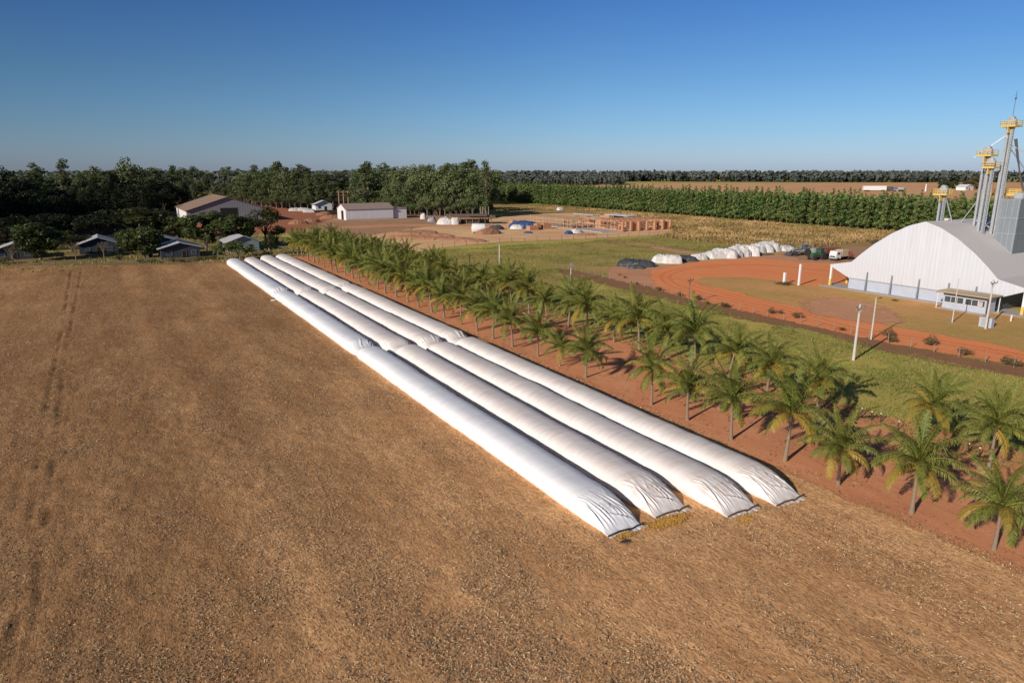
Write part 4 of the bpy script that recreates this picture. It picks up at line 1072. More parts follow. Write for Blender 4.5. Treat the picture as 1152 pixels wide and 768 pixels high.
# white gable sheet: whole arch down to the low wall, with slanted wings under the canopies
mb = MB(); n = len(YS)
def low(y):
    a = abs(y)
    if a <= WALL: return 2.35
    return 2.35+(4.45-2.35)*((a-WALL)/(19.4-WALL))
YG = [y for y in YS if abs(y) < 19.45]
YG = sorted(YG+[-WALL, WALL, -19.4, 19.4])
for x in (-.12, .02):
    pass
vs = [(-.12, y, arch(y)-.02) for y in YG]+[(-.12, y, low(y)) for y in YG]+[(.0, y, arch(y)-.24) for y in YG]+[(.0, y, low(y)) for y in YG]
n = len(YG); fs = []
for i in range(n-1):
    fs += [(i, n+i, n+i+1, i+1), (2*n+i, 2*n+i+1, 3*n+i+1, 3*n+i), (n+i, 3*n+i, 3*n+i+1, n+i+1), (i, i+1, 2*n+i+1, 2*n+i)]
mb.add(vs, fs).build('gable_sheet', M['whitesheet'], wh)
mb = MB(); mb.box((.15, 0, 1.16), (.35, WALL*2, 2.32)); mb.build('low_wall', M['bluewall'], wh)
mb = MB(); mb.box((-.14, 0, 2.36), (.14, WALL*2+.2, .16)); mb.build('wall_ledge', M['galv'], wh)
for y in (10.4, 5.0, -.6, -6.3, -11.2):
    mb = MB(); mb.prism([(-.62, 0), (-.03, 0), (-.16, 4.1), (-.30, 4.1)], 'y', y-.13, y+.13); mb.build('buttress', M['galvd'], wh)
for sgn in (1, -1):                                    # side walls and the dark bays under the canopies
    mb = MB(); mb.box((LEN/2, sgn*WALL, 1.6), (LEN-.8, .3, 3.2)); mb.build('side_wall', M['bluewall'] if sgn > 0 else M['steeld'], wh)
    mb = MB(); mb.box((LEN/2, sgn*(WALL-.05), 4.4), (LEN-.8, .2, 2.4)); mb.build('side_sheet', M['galvd'], wh)
    for k in range(16):
        mb = MB(); x = .1+k*6.2
        mb.box((x, sgn*19.1, 3.0), (.42, .42, 3.3)); o = mb.build('canopy_pillar', M['whitepaint'], wh)
        b = MB(); b.box((x, sgn*19.1, .78), (.47, .47, 1.56)); b.build('painted_foot', M['yellow'], o)
mb = MB(); mb.box((1, 0, .06), (6, 41, .10)); mb.build('apron', M['concrete'], wh)
mb = MB()
for k in range(6): mb.box((8+k*14, 0, 15.55), (1.6, .9, .45), bev=.1)
mb.build('ridge_vent', M['roofgrey'], wh)

def elevator(name, t, s, z0, z1, label, legs=2, plat=2.6, group=None, wleg=.55):
    X, Y = F(t, s); o = thing(name, label, 'elevator', (X, Y, 0), ROT, group)
    for k in range(legs):
        y = (k-(legs-1)/2)*.74
        mb = MB(); mb.box((0, y, (z0+z1)/2), (wleg, wleg*.85, z1-z0))
        z = z0+1
        while z < z1-.5: mb.box((0, y, z), (wleg+.1, wleg*.85+.1, .09)); z += 2.2
        mb.build('leg_casing', M['galv'], o)
    mb = MB(); z = z0+.5                                 # lattice ladder beside
    for y in (-.95, -.5): mb.beam((-.55, y, z0), (-.55, y, z1), .07)
    while z < z1: mb.beam((-.55, -.95, z), (-.55, -.5, z), .05); z += .5
    mb.build('ladder', M['galv'], o)
    mb = MB(); mb.box((0, 0, z1+.05), (plat, plat, .12)); mb.prism([(-plat*.4, z1-1.1), (plat*.4, z1-1.1), (plat/2, z1-.02), (-plat/2, z1-.02)], 'y', -.08, .08)
    mb.build('platform', M['yellow'], o)
    mb = MB(); h_ = plat/2
    for zz in (.35, .75, 1.15):
        for (a, b) in (((-h_, -h_), (h_, -h_)), ((h_, -h_), (h_, h_)), ((h_, h_), (-h_, h_)), ((-h_, h_), (-h_, -h_))):
            mb.beam((a[0], a[1], z1+zz), (b[0], b[1], z1+zz), .085)
    for a in (-h_, -h_/3, h_/3, h_):
        for b in (-h_, h_): mb.beam((a, b, z1), (a, b, z1+1.15), .08); mb.beam((b, a, z1), (b, a, z1+1.15), .08)
    mb.box((0, -h_-.02, z1+.14), (plat, .05, .26)); mb.box((-h_-.02, 0, z1+.14), (.05, plat, .26))
    mb.build('railing', M['yellow'], o)
    mb = MB(); mb.box((0, 0, z1+.85), (1.0, 1.5, 1.3), bev=.15); mb.lathe([(.1, -.5), (.5, -.45), (.5, .45), (.1, .5)], (0, 0, z1+1.5), 14, axis='x')
    mb.build('head', M['galv'], o)
    mb = MB(); mb.lathe([(.05, 0), (.26, .03), (.26, .75), (.05, .8)], (.6, -.2, z1+.6), 10, axis='y'); mb.box((.35, -.2, z1+.4), (.6, .5, .5))
    mb.build('motor', M['steeld'], o)
    return o
EL = [('tallest grain elevator with a high yellow platform and antenna mast', 152.4, 69.5, 12.5, 33.2, 2, 2.6, .58),
      ('grain elevator with yellow platform, left one of the three tall ones', 151.0, 72.2, 13.5, 27.8, 2, 2.6, .46),
      ('grain elevator with yellow platform, middle and lowest of the three tall ones', 149.6, 70.6, 13.0, 25.5, 2, 2.2, .46),
      ('small grain elevator with yellow platform standing alone on the warehouse ridge', 146.0, 76.8, 14.6, 20.3, 2, 2.7, .42)]
E0 = None
for i, (lb, t, s, z0, z1, lg, pl, wl) in enumerate(EL):
    o = elevator('grain_elevator', t, s, z0, z1, lb, lg, pl, 'grain elevators rising through the warehouse roof', wl)
    if i == 0:
        E0 = o
        mb = MB(); mb.beam((0, 0, z1+1.8), (0, 0, z1+6.5), .06); mb.beam((-.5, 0, z1+5.6), (.5, 0, z1+5.6), .04); mb.lathe([(.02, 0), (.18, .1), (.18, .3), (.02, .4)], (0, 0, z1+5.0), 8)
        mb.build('antenna_mast', M['steeld'], o)
        mb = MB(); mb.beam((0, .6, z1-1.5), (-1.5, 5.0, 27.6), .22); mb.beam((.4, -.6, z1-3.5), (8, -9.5, z1-10), .26); mb.beam((.3, -.4, z1-4), (7, -5, z1-13.5), .18)
        mb.build('spout', M['galv'], o)
        mb = MB(); mb.tube([(.8, -.8, z1-2.2), (1.2, -1.6, z1-6), (2.0, -2.4, z1-10), (3.0, -3.2, z1-13)], [.28, .2, .16, .16], 7); mb.build('dark_duct', M['steeld'], o)
    if i == 1:
        mb = MB(); mb.beam((-.3, .6, z1-9), (-2.2, 2.6, 13.6), .12); mb.beam((0, .4, z0+2), (.6, -2.2, 14.2), .2); mb.build('brace', M['galv'], o)
    if i == 3:
        mb = MB(); mb.beam((0, -.6, 20), (1.2, -1.9, 15), .16); mb.beam((-.9, .9, 20.2), (0, .3, 18.4), .08); mb.build('brace', M['galv'], o)
# head house bin beside the elevators
X, Y = F(151.0, 63.4); o = thing('loading_bin', 'big square grey steel bin rising through the warehouse roof beside the elevators', 'bin', (X, Y, 0), ROT)
mb = MB(); mb.box((4.2, 3.3, 14.6), (8.4, 3.4, 10.4)); mb.build('bin_wall', M['galvd'], o)
mb = MB()
for y in np.arange(1.8, 5, 1.0): mb.box((-.03, y, 14.6), (.06, .06, 10.3))
for zz in (13.2, 16.2, 19.7): mb.box((4.2, 1.56, zz), (8.4, .08, .10)); mb.box((-.04, 3.3, zz), (.08, 3.4, .10))
mb.build('stiffener', M['galv'], o)
mb = MB()
for k in range(7): mb.box((1.2+k*.5, 2.6, 20.35), (.4, 1.6, 1.1), bev=.08)
mb.build('cooling_unit', M['galv'], o)
X, Y = F(155.5, 64.5); o = thing('bin_catwalk', 'long yellow railed catwalk behind the square bin', 'catwalk', (X, Y, 0), ROT)
mb = MB(); mb.box((1, 2, 20.3), (3.0, 13, .14)); mb.build('deck', M['yellow'], o)
mb = MB()
for x in (-.5, 2.5):
    for zz in (.5, .85, 1.2): mb.beam((x, -4.5, 20.3+zz), (x, 8.5, 20.3+zz), .09)
    y = -4.5
    while y <= 8.5: mb.beam((x, y, 20.3), (x, y, 21.5), .08); y += 1.3
mb.box((-.55, 2, 20.5), (.05, 13, .35)); mb.build('railing', M['yellow'], o)
mb = MB(); mb.box((1, 1, 21.2), (1.2, 3.5, 1.5), bev=.2); mb.lathe([(.3, -3), (.55, -2.9), (.55, 2.9), (.3, 3)], (1, -1, 22), 12, axis='y'); mb.build('conveyor_head', M['galv'], o)
mb = MB()
for x in (-.4, 2.4):
    for y in (-4, 2, 8): mb.beam((x, y, 11), (x, y, 20.3), .2)
mb.build('support_post', M['galv'], o)

# ---------------------------------------------------------------- office
X, Y = F(134.0, 64.0); of = thing('weigh_office', 'small pale blue office with wide dark windows and flat cream roof before the warehouse', 'office', (X, Y, 0), ROT)
# local: front faces -x ; long side along y from 60.2 to 67.8
mb = MB(); mb.box((1.7, 0, .62), (3.3, 7.5, 1.24)); mb.box((1.7, 0, 2.74), (3.3, 7.5, .66))
for y in (-3.62, -.0, 3.62): mb.box((.12, y, 1.83), (.26, .26, 1.22))
mb.box((1.6, 3.6, 1.83), (3.3, .25, 1.22)); mb.box((3.2, 0, 1.83), (.25, 7.4, 1.22)); mb.box((2.4, -3.6, 1.83), (1.7, .25, 1.22))
mb.build('wall', M['bluewall'], of)
for (y0, y1) in ((.15, 3.48), (-3.48, -.15)):
    f = MB(); w_ = y1-y0
    for zz in (1.26, 2.40): f.box((.08, (y0+y1)/2, zz), (.1, w_, .06))
    for q in range(4): f.box((.08, y0+w_*q/3, 1.83), (.1, .06, 1.2))
    fo = f.build('window', M['whitepaint'], of)
    g = MB(); g.box((.16, (y0+y1)/2, 1.83), (.03, w_, 1.2)); g.build('pane', M['glass'], fo)
mb = MB(); mb.box((.06, -2.7, 1.8), (.03, .8, .8)); mb.build('poster', M['tarpw'], of)
mb = MB()
for q in range(4): mb.box((.035, -2.7, 2.05-q*.16), (.02, .55-.1*(q % 2), .06))
mb.build('poster_print', M['tred'], of)
mb = MB(); mb.box((1.4, .1, 3.22), (5.2, 9.2, .14)); mb.build('roof', M['cream'], of)
mb = MB(); mb.box((1.4, .1, 3.10), (5.1, 9.1, .10)); mb.build('fascia', M['steeld'], of)
mb = MB(); mb.box((.75, -3.76, 1.05), (.95, .08, 2.1)); mb.build('door', M['steeld'], of)
mb = MB(); mb.box((-.5, .3, .07), (1.0, 8.4, .10)); mb.build('step', M['concrete'], of)
for (a_, b_) in ((-.9, 4.3), (3.6, -4.2)): mb = MB(); mb.beam((a_, b_, 0), (a_, b_, 3.15), .12); mb.build('roof_post', M['whitepaint'], of)

# ---------------------------------------------------------------- poles
def pole(px, py, ptop, label, arm=None, r0=.17, mat='pole', rz=ROT, extra=None, cat='utility pole', name='utility_pole'):
    X, Y = G(px, py); h_ = Zat(ptop, Y)
    o = thing(name, label, cat, (X, Y, 0), rz)
    mb = MB(); mb.tube([(0, 0, 0), (0, 0, h_*.5), (0, 0, h_)], [r0, r0*.82, r0*.62], 10); mb.build('shaft', M[mat], o, True)
    if arm:
        mb = MB(); mb.box((0, -.16, h_-.55), (arm, .1, .12)); mb.beam((-arm*.3, -.12, h_-.6), (0, -.05, h_-1.3), .05); mb.beam((arm*.3, -.12, h_-.6), (0, -.05, h_-1.3), .05)
        mb.build('crossarm', M['wood'] if mat != 'pole' else M['concrete'], o)
        for q in (-.46, 0, .46):
            mb = MB(); mb.lathe([(.03, 0), (.07, .05), (.04, .1), (.08, .15), (.03, .24)], (q*arm, -.16, h_-.48), 8); mb.build('insulator', M['steeld'], o)
    if extra == 'lamp':
        mb = MB(); mb.beam((0, 0, h_-.3), (.9, 0, h_-.1), .06); mb.box((1.1, 0, h_-.15), (.5, .25, .16), bev=.05); mb.build('lamp', M['steeld'], o)
    return o
pole(960, 405, 342, 'tall concrete utility pole standing in the grass behind the palms, nearest of the poles', 2.0, .20)
pole(979.7, 382, 334.5, 'slim concrete pole with a lamp at the road edge, just right of the nearest pole', None, .13, extra='lamp')
pole(1071, 363, 313.5, 'thin pole in front of the small office', None, .10, name='utility_pole')
pole(1108.5, 370, 314.5, 'concrete pole with crossarm in front of a pale cabinet at the office corner', 2.2, .18)
pole(774.7, 341, 312, 'weathered wooden utility pole on the verge beside the red road bend', 1.6, .11, 'wood')
pole(642, 318, 296, 'short utility pole with crossarm at the corner of the pasture fence', 1.6, .14)
pole(562, 313, 275, 'pale concrete pole rising behind the palms in the pasture', None, .20)
pole(528.5, 303, 284.5, 'dark thin pole behind the palms, left of the pale one', 1.5, .15, 'barkdark')
pole(463.5, 273, 255, 'thin distant pole on the building site dirt', 1.6, .12, 'wood')
pole(353.5, 262, 243, 'thin distant pole near the end of the palm grove before the small cabin', 1.4, .10, 'wood')
pole(1041, 215.5, 207, 'white pole far out in the tan field', None, 1.0, 'whitepaint')
X, Y = F(123.4, 55.0); o = thing('transformer_cabinet', 'pale blue concrete meter cabinet at the foot of the pole by the office', 'cabinet', (X, Y, 0), ROT)
mb = MB(); mb.box((0, 0, .8), (.9, 1.9, 1.6)); mb.build('housing', M['bluewall'], o)
mb = MB(); mb.box((0, 0, 1.64), (1.05, 2.05, .08)); mb.build('cap', M['concrete'], o)
mb = MB(); mb.box((-.47, 0, .85), (.04, 1.3, 1.2)); mb.build('door', M['galv'], o)
for (px, py, pt, r_, lb, ylw) in ((882, 319.5, 306.5, .30, 'short white post with a bush at its foot at the edge of the lawn', 0), (898.5, 321, 297, .24, 'tall white concrete post on the lawn edge left of the warehouse', 0)):
    X, Y = G(px, py); h_ = Zat(pt, Y); o = thing('gate_post', lb, 'post', (X, Y, 0), ROT)
    mb = MB(); mb.box((0, 0, h_/2), (r_*1.7, r_*1.7, h_), bev=.03); mb.build('shaft', M['whitepaint'], o); mb = MB(); mb.box((0, 0, .05), (r_*2.6, r_*2.6, .10)); mb.build('footing', M['concrete'], o)
X, Y = G(1137, 361.5); mb = MB(); mb.box((0, 0, .55), (.22, .22, 1.1), bev=.04); mb.box((0, 0, 1.12), (.3, .3, .06))
tag(mb.build('bollard', M['whitepaint'], loc=(X, Y, 0)), 'low white marker post on the lawn right of the cabinet', 'bollard')
X, Y = G(1074, 505)
mb = MB()

# ---------------------------------------------------------------- fences
def fence(pts, gap, hh, r_, mat, label, jump=0):
    P_ = [Vector(G(*p)) for p in pts]
    o = thing('wire_fence', label, 'fence', (P_[0].x, P_[0].y, 0))
    rg = random.Random(len(label)); pos = []; carry = 0
    tot = sum((b-a).length for a, b in zip(P_, P_[1:])); gap = max(gap, tot/96)
    for a, b in zip(P_, P_[1:]):
        L = (b-a).length; d = carry
        while d < L: pos.append(a.lerp(b, d/L)); d += gap
        carry = d-L
    pm = []
    for k in range(4):
        mb = MB(); mb.tube([(0, 0, 0), (.03*k-.04, .02, hh*.6), (.05*k-.08, 0, hh*(1+.08*k))], [r_, r_*.9, r_*.75], 6); pm.append(mb.mesh('post', M[mat]))
    for p in pos: link('post', rg.choice(pm), o, (p.x-P_[0].x, p.y-P_[0].y, 0), (0, 0, rg.random()*6))
    mb = MB()
    for zz in (.35, .65, .95):
        for a, b in zip(pos, pos[1:]): mb.beam((a.x-P_[0].x, a.y-P_[0].y, hh*zz), (b.x-P_[0].x, b.y-P_[0].y, hh*zz), .012)
    mb.build('wire', M['wire'], o)
fence([(640, 303), (690, 315.5), (720, 322), (780, 337), (850, 353.5), (912, 365.5), (1000, 386.5), (1090, 404), (1152, 415), (1220, 429)], 3.2, 1.35, .065, 'postpale', 'wire fence with pale posts along the near side of the red road')
fence([(626, 303), (628, 302), (660, 299), (700, 295.5), (735, 293), (800, 287), (868, 279.5)], 3.4, 1.5, .08, 'postpale', 'wire fence of the pasture running behind the tarp covered heaps')
fence([(868, 279.5), (900, 278), (960, 273.5), (1012, 268), (1050, 264)], 3.2, 1.6, .14, 'wood', 'dark post fence along the far side of the yard beside the warehouse')
fence([(498, 279), (566, 273), (665, 269), (757, 264), (800, 262)], 5, 1.6, .12, 'wood', 'thin post fence along the near edge of the building site')
fence([(0, 299), (60, 299), (120, 297), (200, 297.5), (240, 297)], 5, 1.3, .10, 'wood', 'low post fence at the far edge of the field before the houses')
for k, (px, py) in enumerate(((968.5, 469), (927, 462), (1074, 509), (1089, 510), (1101, 515), (980, 473), (990, 475), (1010, 484), (736, 410))):
    X, Y = G(px, py); mb = MB(); mb.tube([(0, 0, 0), (.02, 0, .9)], [.06, .05], 6)
    o = mb.build('shaft', M['barkdark'])
    r = thing('marker_stake', 'dark stake with a white cap, standing between the palms of the back row', 'stake', (X, Y, 0), k*.7, 'white capped stakes along the back palm row'); o.parent = r
    mb = MB(); mb.lathe([(.03, 0), (.07, .03), (.07, .10), (.03, .14)], (.02, 0, .9), 8); mb.build('cap', M['whitepaint'], r)

# ---------------------------------------------------------------- houses and sheds
def gable_house(name, label, cat, t, s, wt, ws, hw, rise, ridge, wall, roof, over=.6, doors=(), wins=(), group=None, chim=False):
    """base corner-centre at farm (t,s); size wt along t, ws along s; ridge 't' or 's'"""
    X, Y = F(t, s); o = thing(name, label, cat, (X, Y, 0), ROT, group)
    a, b = wt/2, ws/2; mb = MB()
    if ridge == 's': prof = [(-a, 0), (a, 0), (a, hw), (0, hw+rise), (-a, hw)]; mb.prism(prof, 'y', -b, b)
    else: prof = [(-b, 0), (b, 0), (b, hw), (0, hw+rise), (-b, hw)]; mb.prism(prof, 'x', -a, a)
    mb.build('wall', wall, o)
    mb = MB(); c = a if ridge == 's' else b; sl = rise/c; e = c+over; th = .14
    pr = [(-e, hw-over*sl+.02), (0, hw+rise+.02), (e, hw-over*sl+.02), (e, hw-over*sl+.02+th), (0, hw+rise+.02+th), (-e, hw-over*sl+.02+th)]
    if ridge == 's': mb.prism(pr, 'y', -b-over, b+over)
    else: mb.prism(pr, 'x', -a-over, a+over)
    ro = mb.build('roof', roof, o)
    if chim: mb = MB(); mb.box((a*.3, 0, hw+rise+.4), (.8, .8, 1.4)); mb.build('chimney', M['whitepaint'], ro)
    # openings: (face, pos, z0, w, h) face in '-s','-t','+t'
    for (kind, lst, mt, fr) in (('door', doors, M['black'], M['wood']), ('window', wins, M['glass'], M['galvd'])):
        for (face, p, z0, w_, h_) in lst:
            m2 = MB(); m3 = MB()
            if face == '-s':
                m2.box((p, -b-.02, z0+h_/2), (w_, .06, h_)); m3.box((p, -b-.05, z0+h_+.05), (w_+.24, .1, .1)); m3.box((p, -b-.05, z0-.05), (w_+.24, .1, .1)) if kind == 'window' else None
                for q in (-1, 1): m3.box((p+q*(w_/2+.05), -b-.05, z0+h_/2), (.1, .1, h_))
            else:
                sg = -1 if face == '-t' else 1
                m2.box((sg*(a+.02), p, z0+h_/2), (.06, w_, h_)); m3.box((sg*(a+.05), p, z0+h_+.05), (.1, w_+.24, .1))
                for q in (-1, 1): m3.box((sg*(a+.05), p+q*(w_/2+.05), z0+h_/2), (.1, .1, h_))
            po = m2.build(kind, mt, o); m3.build('frame', fr, po)
    return o
HW, HP, HR = M['housewall'], M['housewallp'], M['houseroof']
W3 = [('-s', -3, 1, 1.2, 1.0), ('-s', 3, 1, 1.2, 1.0)]
gable_house('farm_house', 'shaded blue farm house with white gabled roof standing alone left of the round trees', 'house', -2.4, 255, 10.5, 12, 3.1, 1.9, 's', HW, HR, .8, [('-s', 0, 0, 1.0, 2.1)], W3)
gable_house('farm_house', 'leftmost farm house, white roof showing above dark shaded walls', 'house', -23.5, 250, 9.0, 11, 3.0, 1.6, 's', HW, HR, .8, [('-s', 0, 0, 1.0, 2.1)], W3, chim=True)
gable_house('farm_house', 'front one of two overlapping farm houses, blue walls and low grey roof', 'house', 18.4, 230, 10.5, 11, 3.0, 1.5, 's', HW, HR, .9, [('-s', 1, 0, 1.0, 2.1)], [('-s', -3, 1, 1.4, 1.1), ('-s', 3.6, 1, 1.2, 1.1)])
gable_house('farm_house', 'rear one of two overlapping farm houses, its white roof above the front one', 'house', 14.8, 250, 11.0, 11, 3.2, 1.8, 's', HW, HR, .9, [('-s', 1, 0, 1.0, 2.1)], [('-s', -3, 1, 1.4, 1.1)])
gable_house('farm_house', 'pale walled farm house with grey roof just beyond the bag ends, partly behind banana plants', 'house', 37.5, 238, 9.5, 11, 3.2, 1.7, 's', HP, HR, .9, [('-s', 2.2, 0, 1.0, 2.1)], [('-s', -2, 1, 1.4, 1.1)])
gable_house('outhouse', 'tiny white roofed hut between the round tree and the pale house', 'hut', 33.6, 249, 1.8, 1.8, 2.8, .5, 's', HP, M['whitepaint'], .35, [('-s', 0, 0, .8, 1.9)])
gable_house('tank_hut', 'small pale hut at the left end of the overlapping houses', 'hut', 10.6, 232, 1.6, 1.8, 2.0, .4, 's', HP, HR, .3, [('-s', 0, 0, .7, 1.7)])
# open shelter with flat pale roof
X, Y = G(171, 256); o = thing('open_shelter', 'flat pale roof of an open shelter among the dark trees left of the big shed', 'shelter', (X, Y, 0), ROT)
zr = Zat(242, Y); mb = MB(); mb.box((0, 0, zr), (11, 5, .25), ry=.03); mb.build('roof', M['houseroof'], o)
mb = MB()
for a in (-5, 0, 5):
    for b in (-2, 2): mb.beam((a, b, 0), (a, b, zr), .2)
mb.build('post', M['wood'], o)
# big brown roofed shed: gable to camera coloured as shaded, left wall as sunlit
gable_house('brown_roof_shed', 'big shed with brown roof, shaded grey gable and a dark open doorway', 'shed', 54.5, 399, 38, 50, 6.2, 6.2, 's', M['shadedwall'], M['brownroof'], 1.0,
            [('-s', .5, 0, 8.2, 7.0)], [('-t', y, 2.2, 2.2, 2.0) for y in (-20, -14, -8)])
X, Y = F(35.2, 399); mb = MB(); mb.box((0, 0, 2.9), (.3, 49, 5.8)); tag(mb.build('shed_sunlit_side', M['whitepaint'], loc=(X, Y, 0), rot=(0, 0, ROT)), None)
bpy.data.objects['shed_sunlit_side'].parent = bpy.data.objects['brown_roof_shed']; bpy.data.objects['shed_sunlit_side'].location = (-19.2, 0, 0); bpy.data.objects['shed_sunlit_side'].rotation_euler = (0, 0, 0); bpy.data.objects['shed_sunlit_side'].name = 'sunlit_side'
# white shed with dusty roof + lower extension
o = gable_house('white_shed', 'long white shed with dusty roof and a dark door in its bright end wall', 'shed', 122.2, 363, 26, 15, 5.6, 2.6, 't', M['palewall'], M['shedroof'], .5, [('-t', -1.5, 0, 4.0, 4.6)], ())
mb = MB(); mb.box((17.1, .3, 2.6), (8.0, 13.5, 5.2)); mb.build('lean_to', M['palewall'], o)
mb = MB(); mb.box((17.2, .3, 5.3), (8.6, 14.2, .16), ry=-.02); mb.build('lean_to_roof', M['shedroof'], o)
mb = MB(); mb.box((0, -7.56, .35), (25.8, .1, .7)); mb.build('plinth', M['concrete'], o)
mb = MB(); mb.prism([(-7.4, 0), (-3.6, 0), (-3.6, 5), (.6, 5), (.6, 0), (7.4, 0), (7.4, 5.5), (0, 8.0), (-7.4, 5.5)], 'x', -13.12, -13.03); mb.build('end_wall', M['whitepaint'], o)
# small cabin and the beams behind
o = gable_house('small_cabin', 'small white cabin with pale roof on the red dirt left of the white shed', 'cabin', 126, 462, 11, 9, 4.0, 2.2, 's', M['whitepaint'], M['houseroof'], 1.2, [('-s', 1, 0, 1.4, 2.4)], [('-s', -3, 1.2, 1.4, 1.2)])
X, Y = F(140, 470); o = thing('roof_frame', 'bare orange timber roof frame standing behind the white shed', 'frame', (X, Y, 0), ROT)
mb = MB()
for k in range(8): mb.beam((k*3.2, 0, 0), (k*3.2, 0, 11.0), .35); mb.beam((k*3.2-1, 0, 11.2), (k*3.2+1, 0, 12.2), .35)
mb.beam((-1, 0, 11), (24, 0, 11), .4); mb.beam((-1, 0, 9), (24, 0, 9), .3); mb.build('timber', M['timber'], o)

# ---------------------------------------------------------------- heaps under tarps etc
def heap(px, py, wx, dy, hh, mat, label, cat='heap', name='tarp_heap', group=None, sq=3.0, seed=0, ridge=.12, rz=ROT, n=40, z=0):
    """a lumpy covered pile: wx across the view, dy deep"""
    X, Y = G(px, py)
    u = np.linspace(-1, 1, n); U, V_ = np.meshgrid(u, u)
    r = (np.abs(U)**sq+np.abs(V_)**sq)**(1/sq)
    prof = np.clip(1-r**sq, 0, 1)**.5
    Xl = U*wx/2; Yl = V_*dy/2
    f = fbm(Xl*.55+seed*3, Yl*.7, 5, seed); folds = fbm(Xl*1.6, Yl*1.1, 3, seed+3)
    Z_ = prof*hh*(.72+.5*f)+(prof > 0)*prof*folds*ridge*hh
    Z_ = Z_+(prof > .05)*((fbm(Xl*2.2, Yl*2.2, 3, seed+21)-.5)*.26*hh+(np.abs(fbm(Xl*1.3, Yl*1.3, 2, seed+25)-.5))*.35*hh)
    Z_ = np.where(r >= .999, 0, np.maximum(Z_, 0))
    Vv = np.stack([Xl+(fbm(Xl*.6, Yl*.6, 2, seed+5)-.5)*wx*.10, Yl+(fbm(Xl*.6, Yl*.6, 2, seed+8)-.5)*dy*.15, Z_], -1).reshape(-1, 3)
    idx = np.arange(n*n).reshape(n, n); Q = np.stack([idx[:-1, :-1], idx[:-1, 1:], idx[1:, 1:], idx[1:, :-1]], -1).reshape(-1, 4)
    o = link(name, np_mesh(name, Vv, Q, mat, None, True), None, (X, Y, z), (0, 0, rz))
    return tag(o, label, cat, group)
T0 = -.15
heap(716, 299.5, 10.5, 4.4, 1.7, M['tarpb'], 'big heap under black plastic at the left end of the yard', seed=1, rz=T0)
heap(716, 302.0, 4.5, 2.0, .9, M['tarpb'], 'small flat black bundle in front of the big black heap', seed=31, rz=T0)
heap(711.5, 301.5, 1.2, .9, .9, M['tarpw'], 'small white sack at the foot of the big black heap', 'sack', 'sack', seed=41, rz=T0)
heap(750, 295.5, 8.6, 4.0, 2.0, M['tarpw'], 'boxy stack under white tarp between the two black heaps', seed=2, sq=6, rz=T0)
heap(772, 293.5, 6.6, 3.6, 1.4, M['tarpb'], 'low heap under black plastic between white tarp stacks', seed=3, rz=T0)
heap(786, 291.5, 5.5, 3.4, 1.5, M['tarpw'], 'low white covered heap just right of the low black heap', seed=4, rz=.1)
WHP = [(797, 290, 5, 2.6), (805, 290, 5.5, 3.4), (814, 289.5, 7, 4.4), (823, 289, 6, 4.0), (830, 288, 7, 5.2), (838, 287, 7.5, 5.6), (848, 284, 6.5, 3.9), (856, 283, 7, 4.6), (864, 282, 7.5, 5.2), (871, 282, 5, 3.2), (877, 281.8, 4.5, 2.6), (883, 281.6, 4.5, 2.6)]
for k, (px, py, wx, hh) in enumerate(WHP):
    X, Y = G(px, py)
    heap(px, py, wx*1.12, 4.2+(k%3)*.6, hh*.50, M['tarpw'], 'white tarp covered stack, %s from the left in the long line beside the road' % ordn(k+1), seed=10+k*3, sq=3.2+(k*7 % 4), rz=.35*math.sin(k*2.3), group='white covered stacks beside the red road loop')
heap(862, 287, 6, 1.6, .5, M['wood'], 'low dark pile of boards before the white covered stacks', 'pile', 'board_pile', seed=60)
# construction site things
heap(589, 256, 14, 7, 2.6, M['tarpblue'], 'heap under a blue and black tarp beside the brick stacks', seed=61, rz=0)
heap(581, 257.5, 6, 4, 1.6, M['tarpw'], 'white sheet at the left foot of the blue tarp heap', seed=62, rz=0)
heap(549, 263.5, 12, 6, 2.2, M['dirtpile'], 'mound of orange earth right of the white tank', 'mound', 'earth_mound', seed=63, sq=2)
heap(558, 258.5, 8, 4, 1.8, M['steeld'], 'small grey pile of rubble left of the blue tarp heap', 'pile', 'rubble_pile', seed=64, sq=2)
heap(501, 252.5, 8.5, 5, 3.0, M['tarpw'], 'white dome shaped covered heap before the tree clump', seed=65, sq=2, rz=0)
heap(512, 252.5, 4.2, 4, 3.0, M['tarpw'], 'narrow white covered bundle right of the white dome heap', seed=66, sq=3, rz=0)
heap(485.5, 249.5, 4.5, 3, 2.4, M['galvd'], 'grey covered machine near the tree clump left of the white dome', seed=67, sq=3, rz=0)
heap(476, 246.5, 3, 3, 2.8, M['tarpw'], 'tiny white bundle under the trees right of the white shed', seed=68, rz=0)
heap(594, 262.5, 4, 2.4, .7, M['tarpblue'], 'small blue tarp lying flat on the site dirt', seed=69, rz=0)
for k, (px, py, wx) in enumerate(((455, 263, 14), (468, 262.5, 14), (480, 262, 10), (465, 268, 22), (490, 266, 16), (500, 270, 26), (530, 272, 12), (336, 252, 10), (350, 250, 9), (372, 246, 12), (365, 242, 10))):
    heap(px, py, wx, 4.5, 1.1 if k < 7 else 1.8, M['dirtpile'], 'low bank of loose earth on the building site, left part' if k < 7 else 'pile of red earth near the small cabin', 'mound', 'earth_mound', 'low banks of earth on the building site' if k < 7 else 'piles of red earth near the small cabin', 2, 70+k, .2, rz=-.1 if k < 7 else .5)
for k, (px, py, wx) in enumerate(((331, 237.5, 7), (341, 237.5, 9), (348, 239, 8))):
    heap(px, py, wx, 4, 2.0, M['concrete'], ('left', 'middle', 'right')[k]+' one of three pale covered heaps on the red yard left of the cabin', seed=90+k, rz=0, group='pale covered heaps left of the cabin')
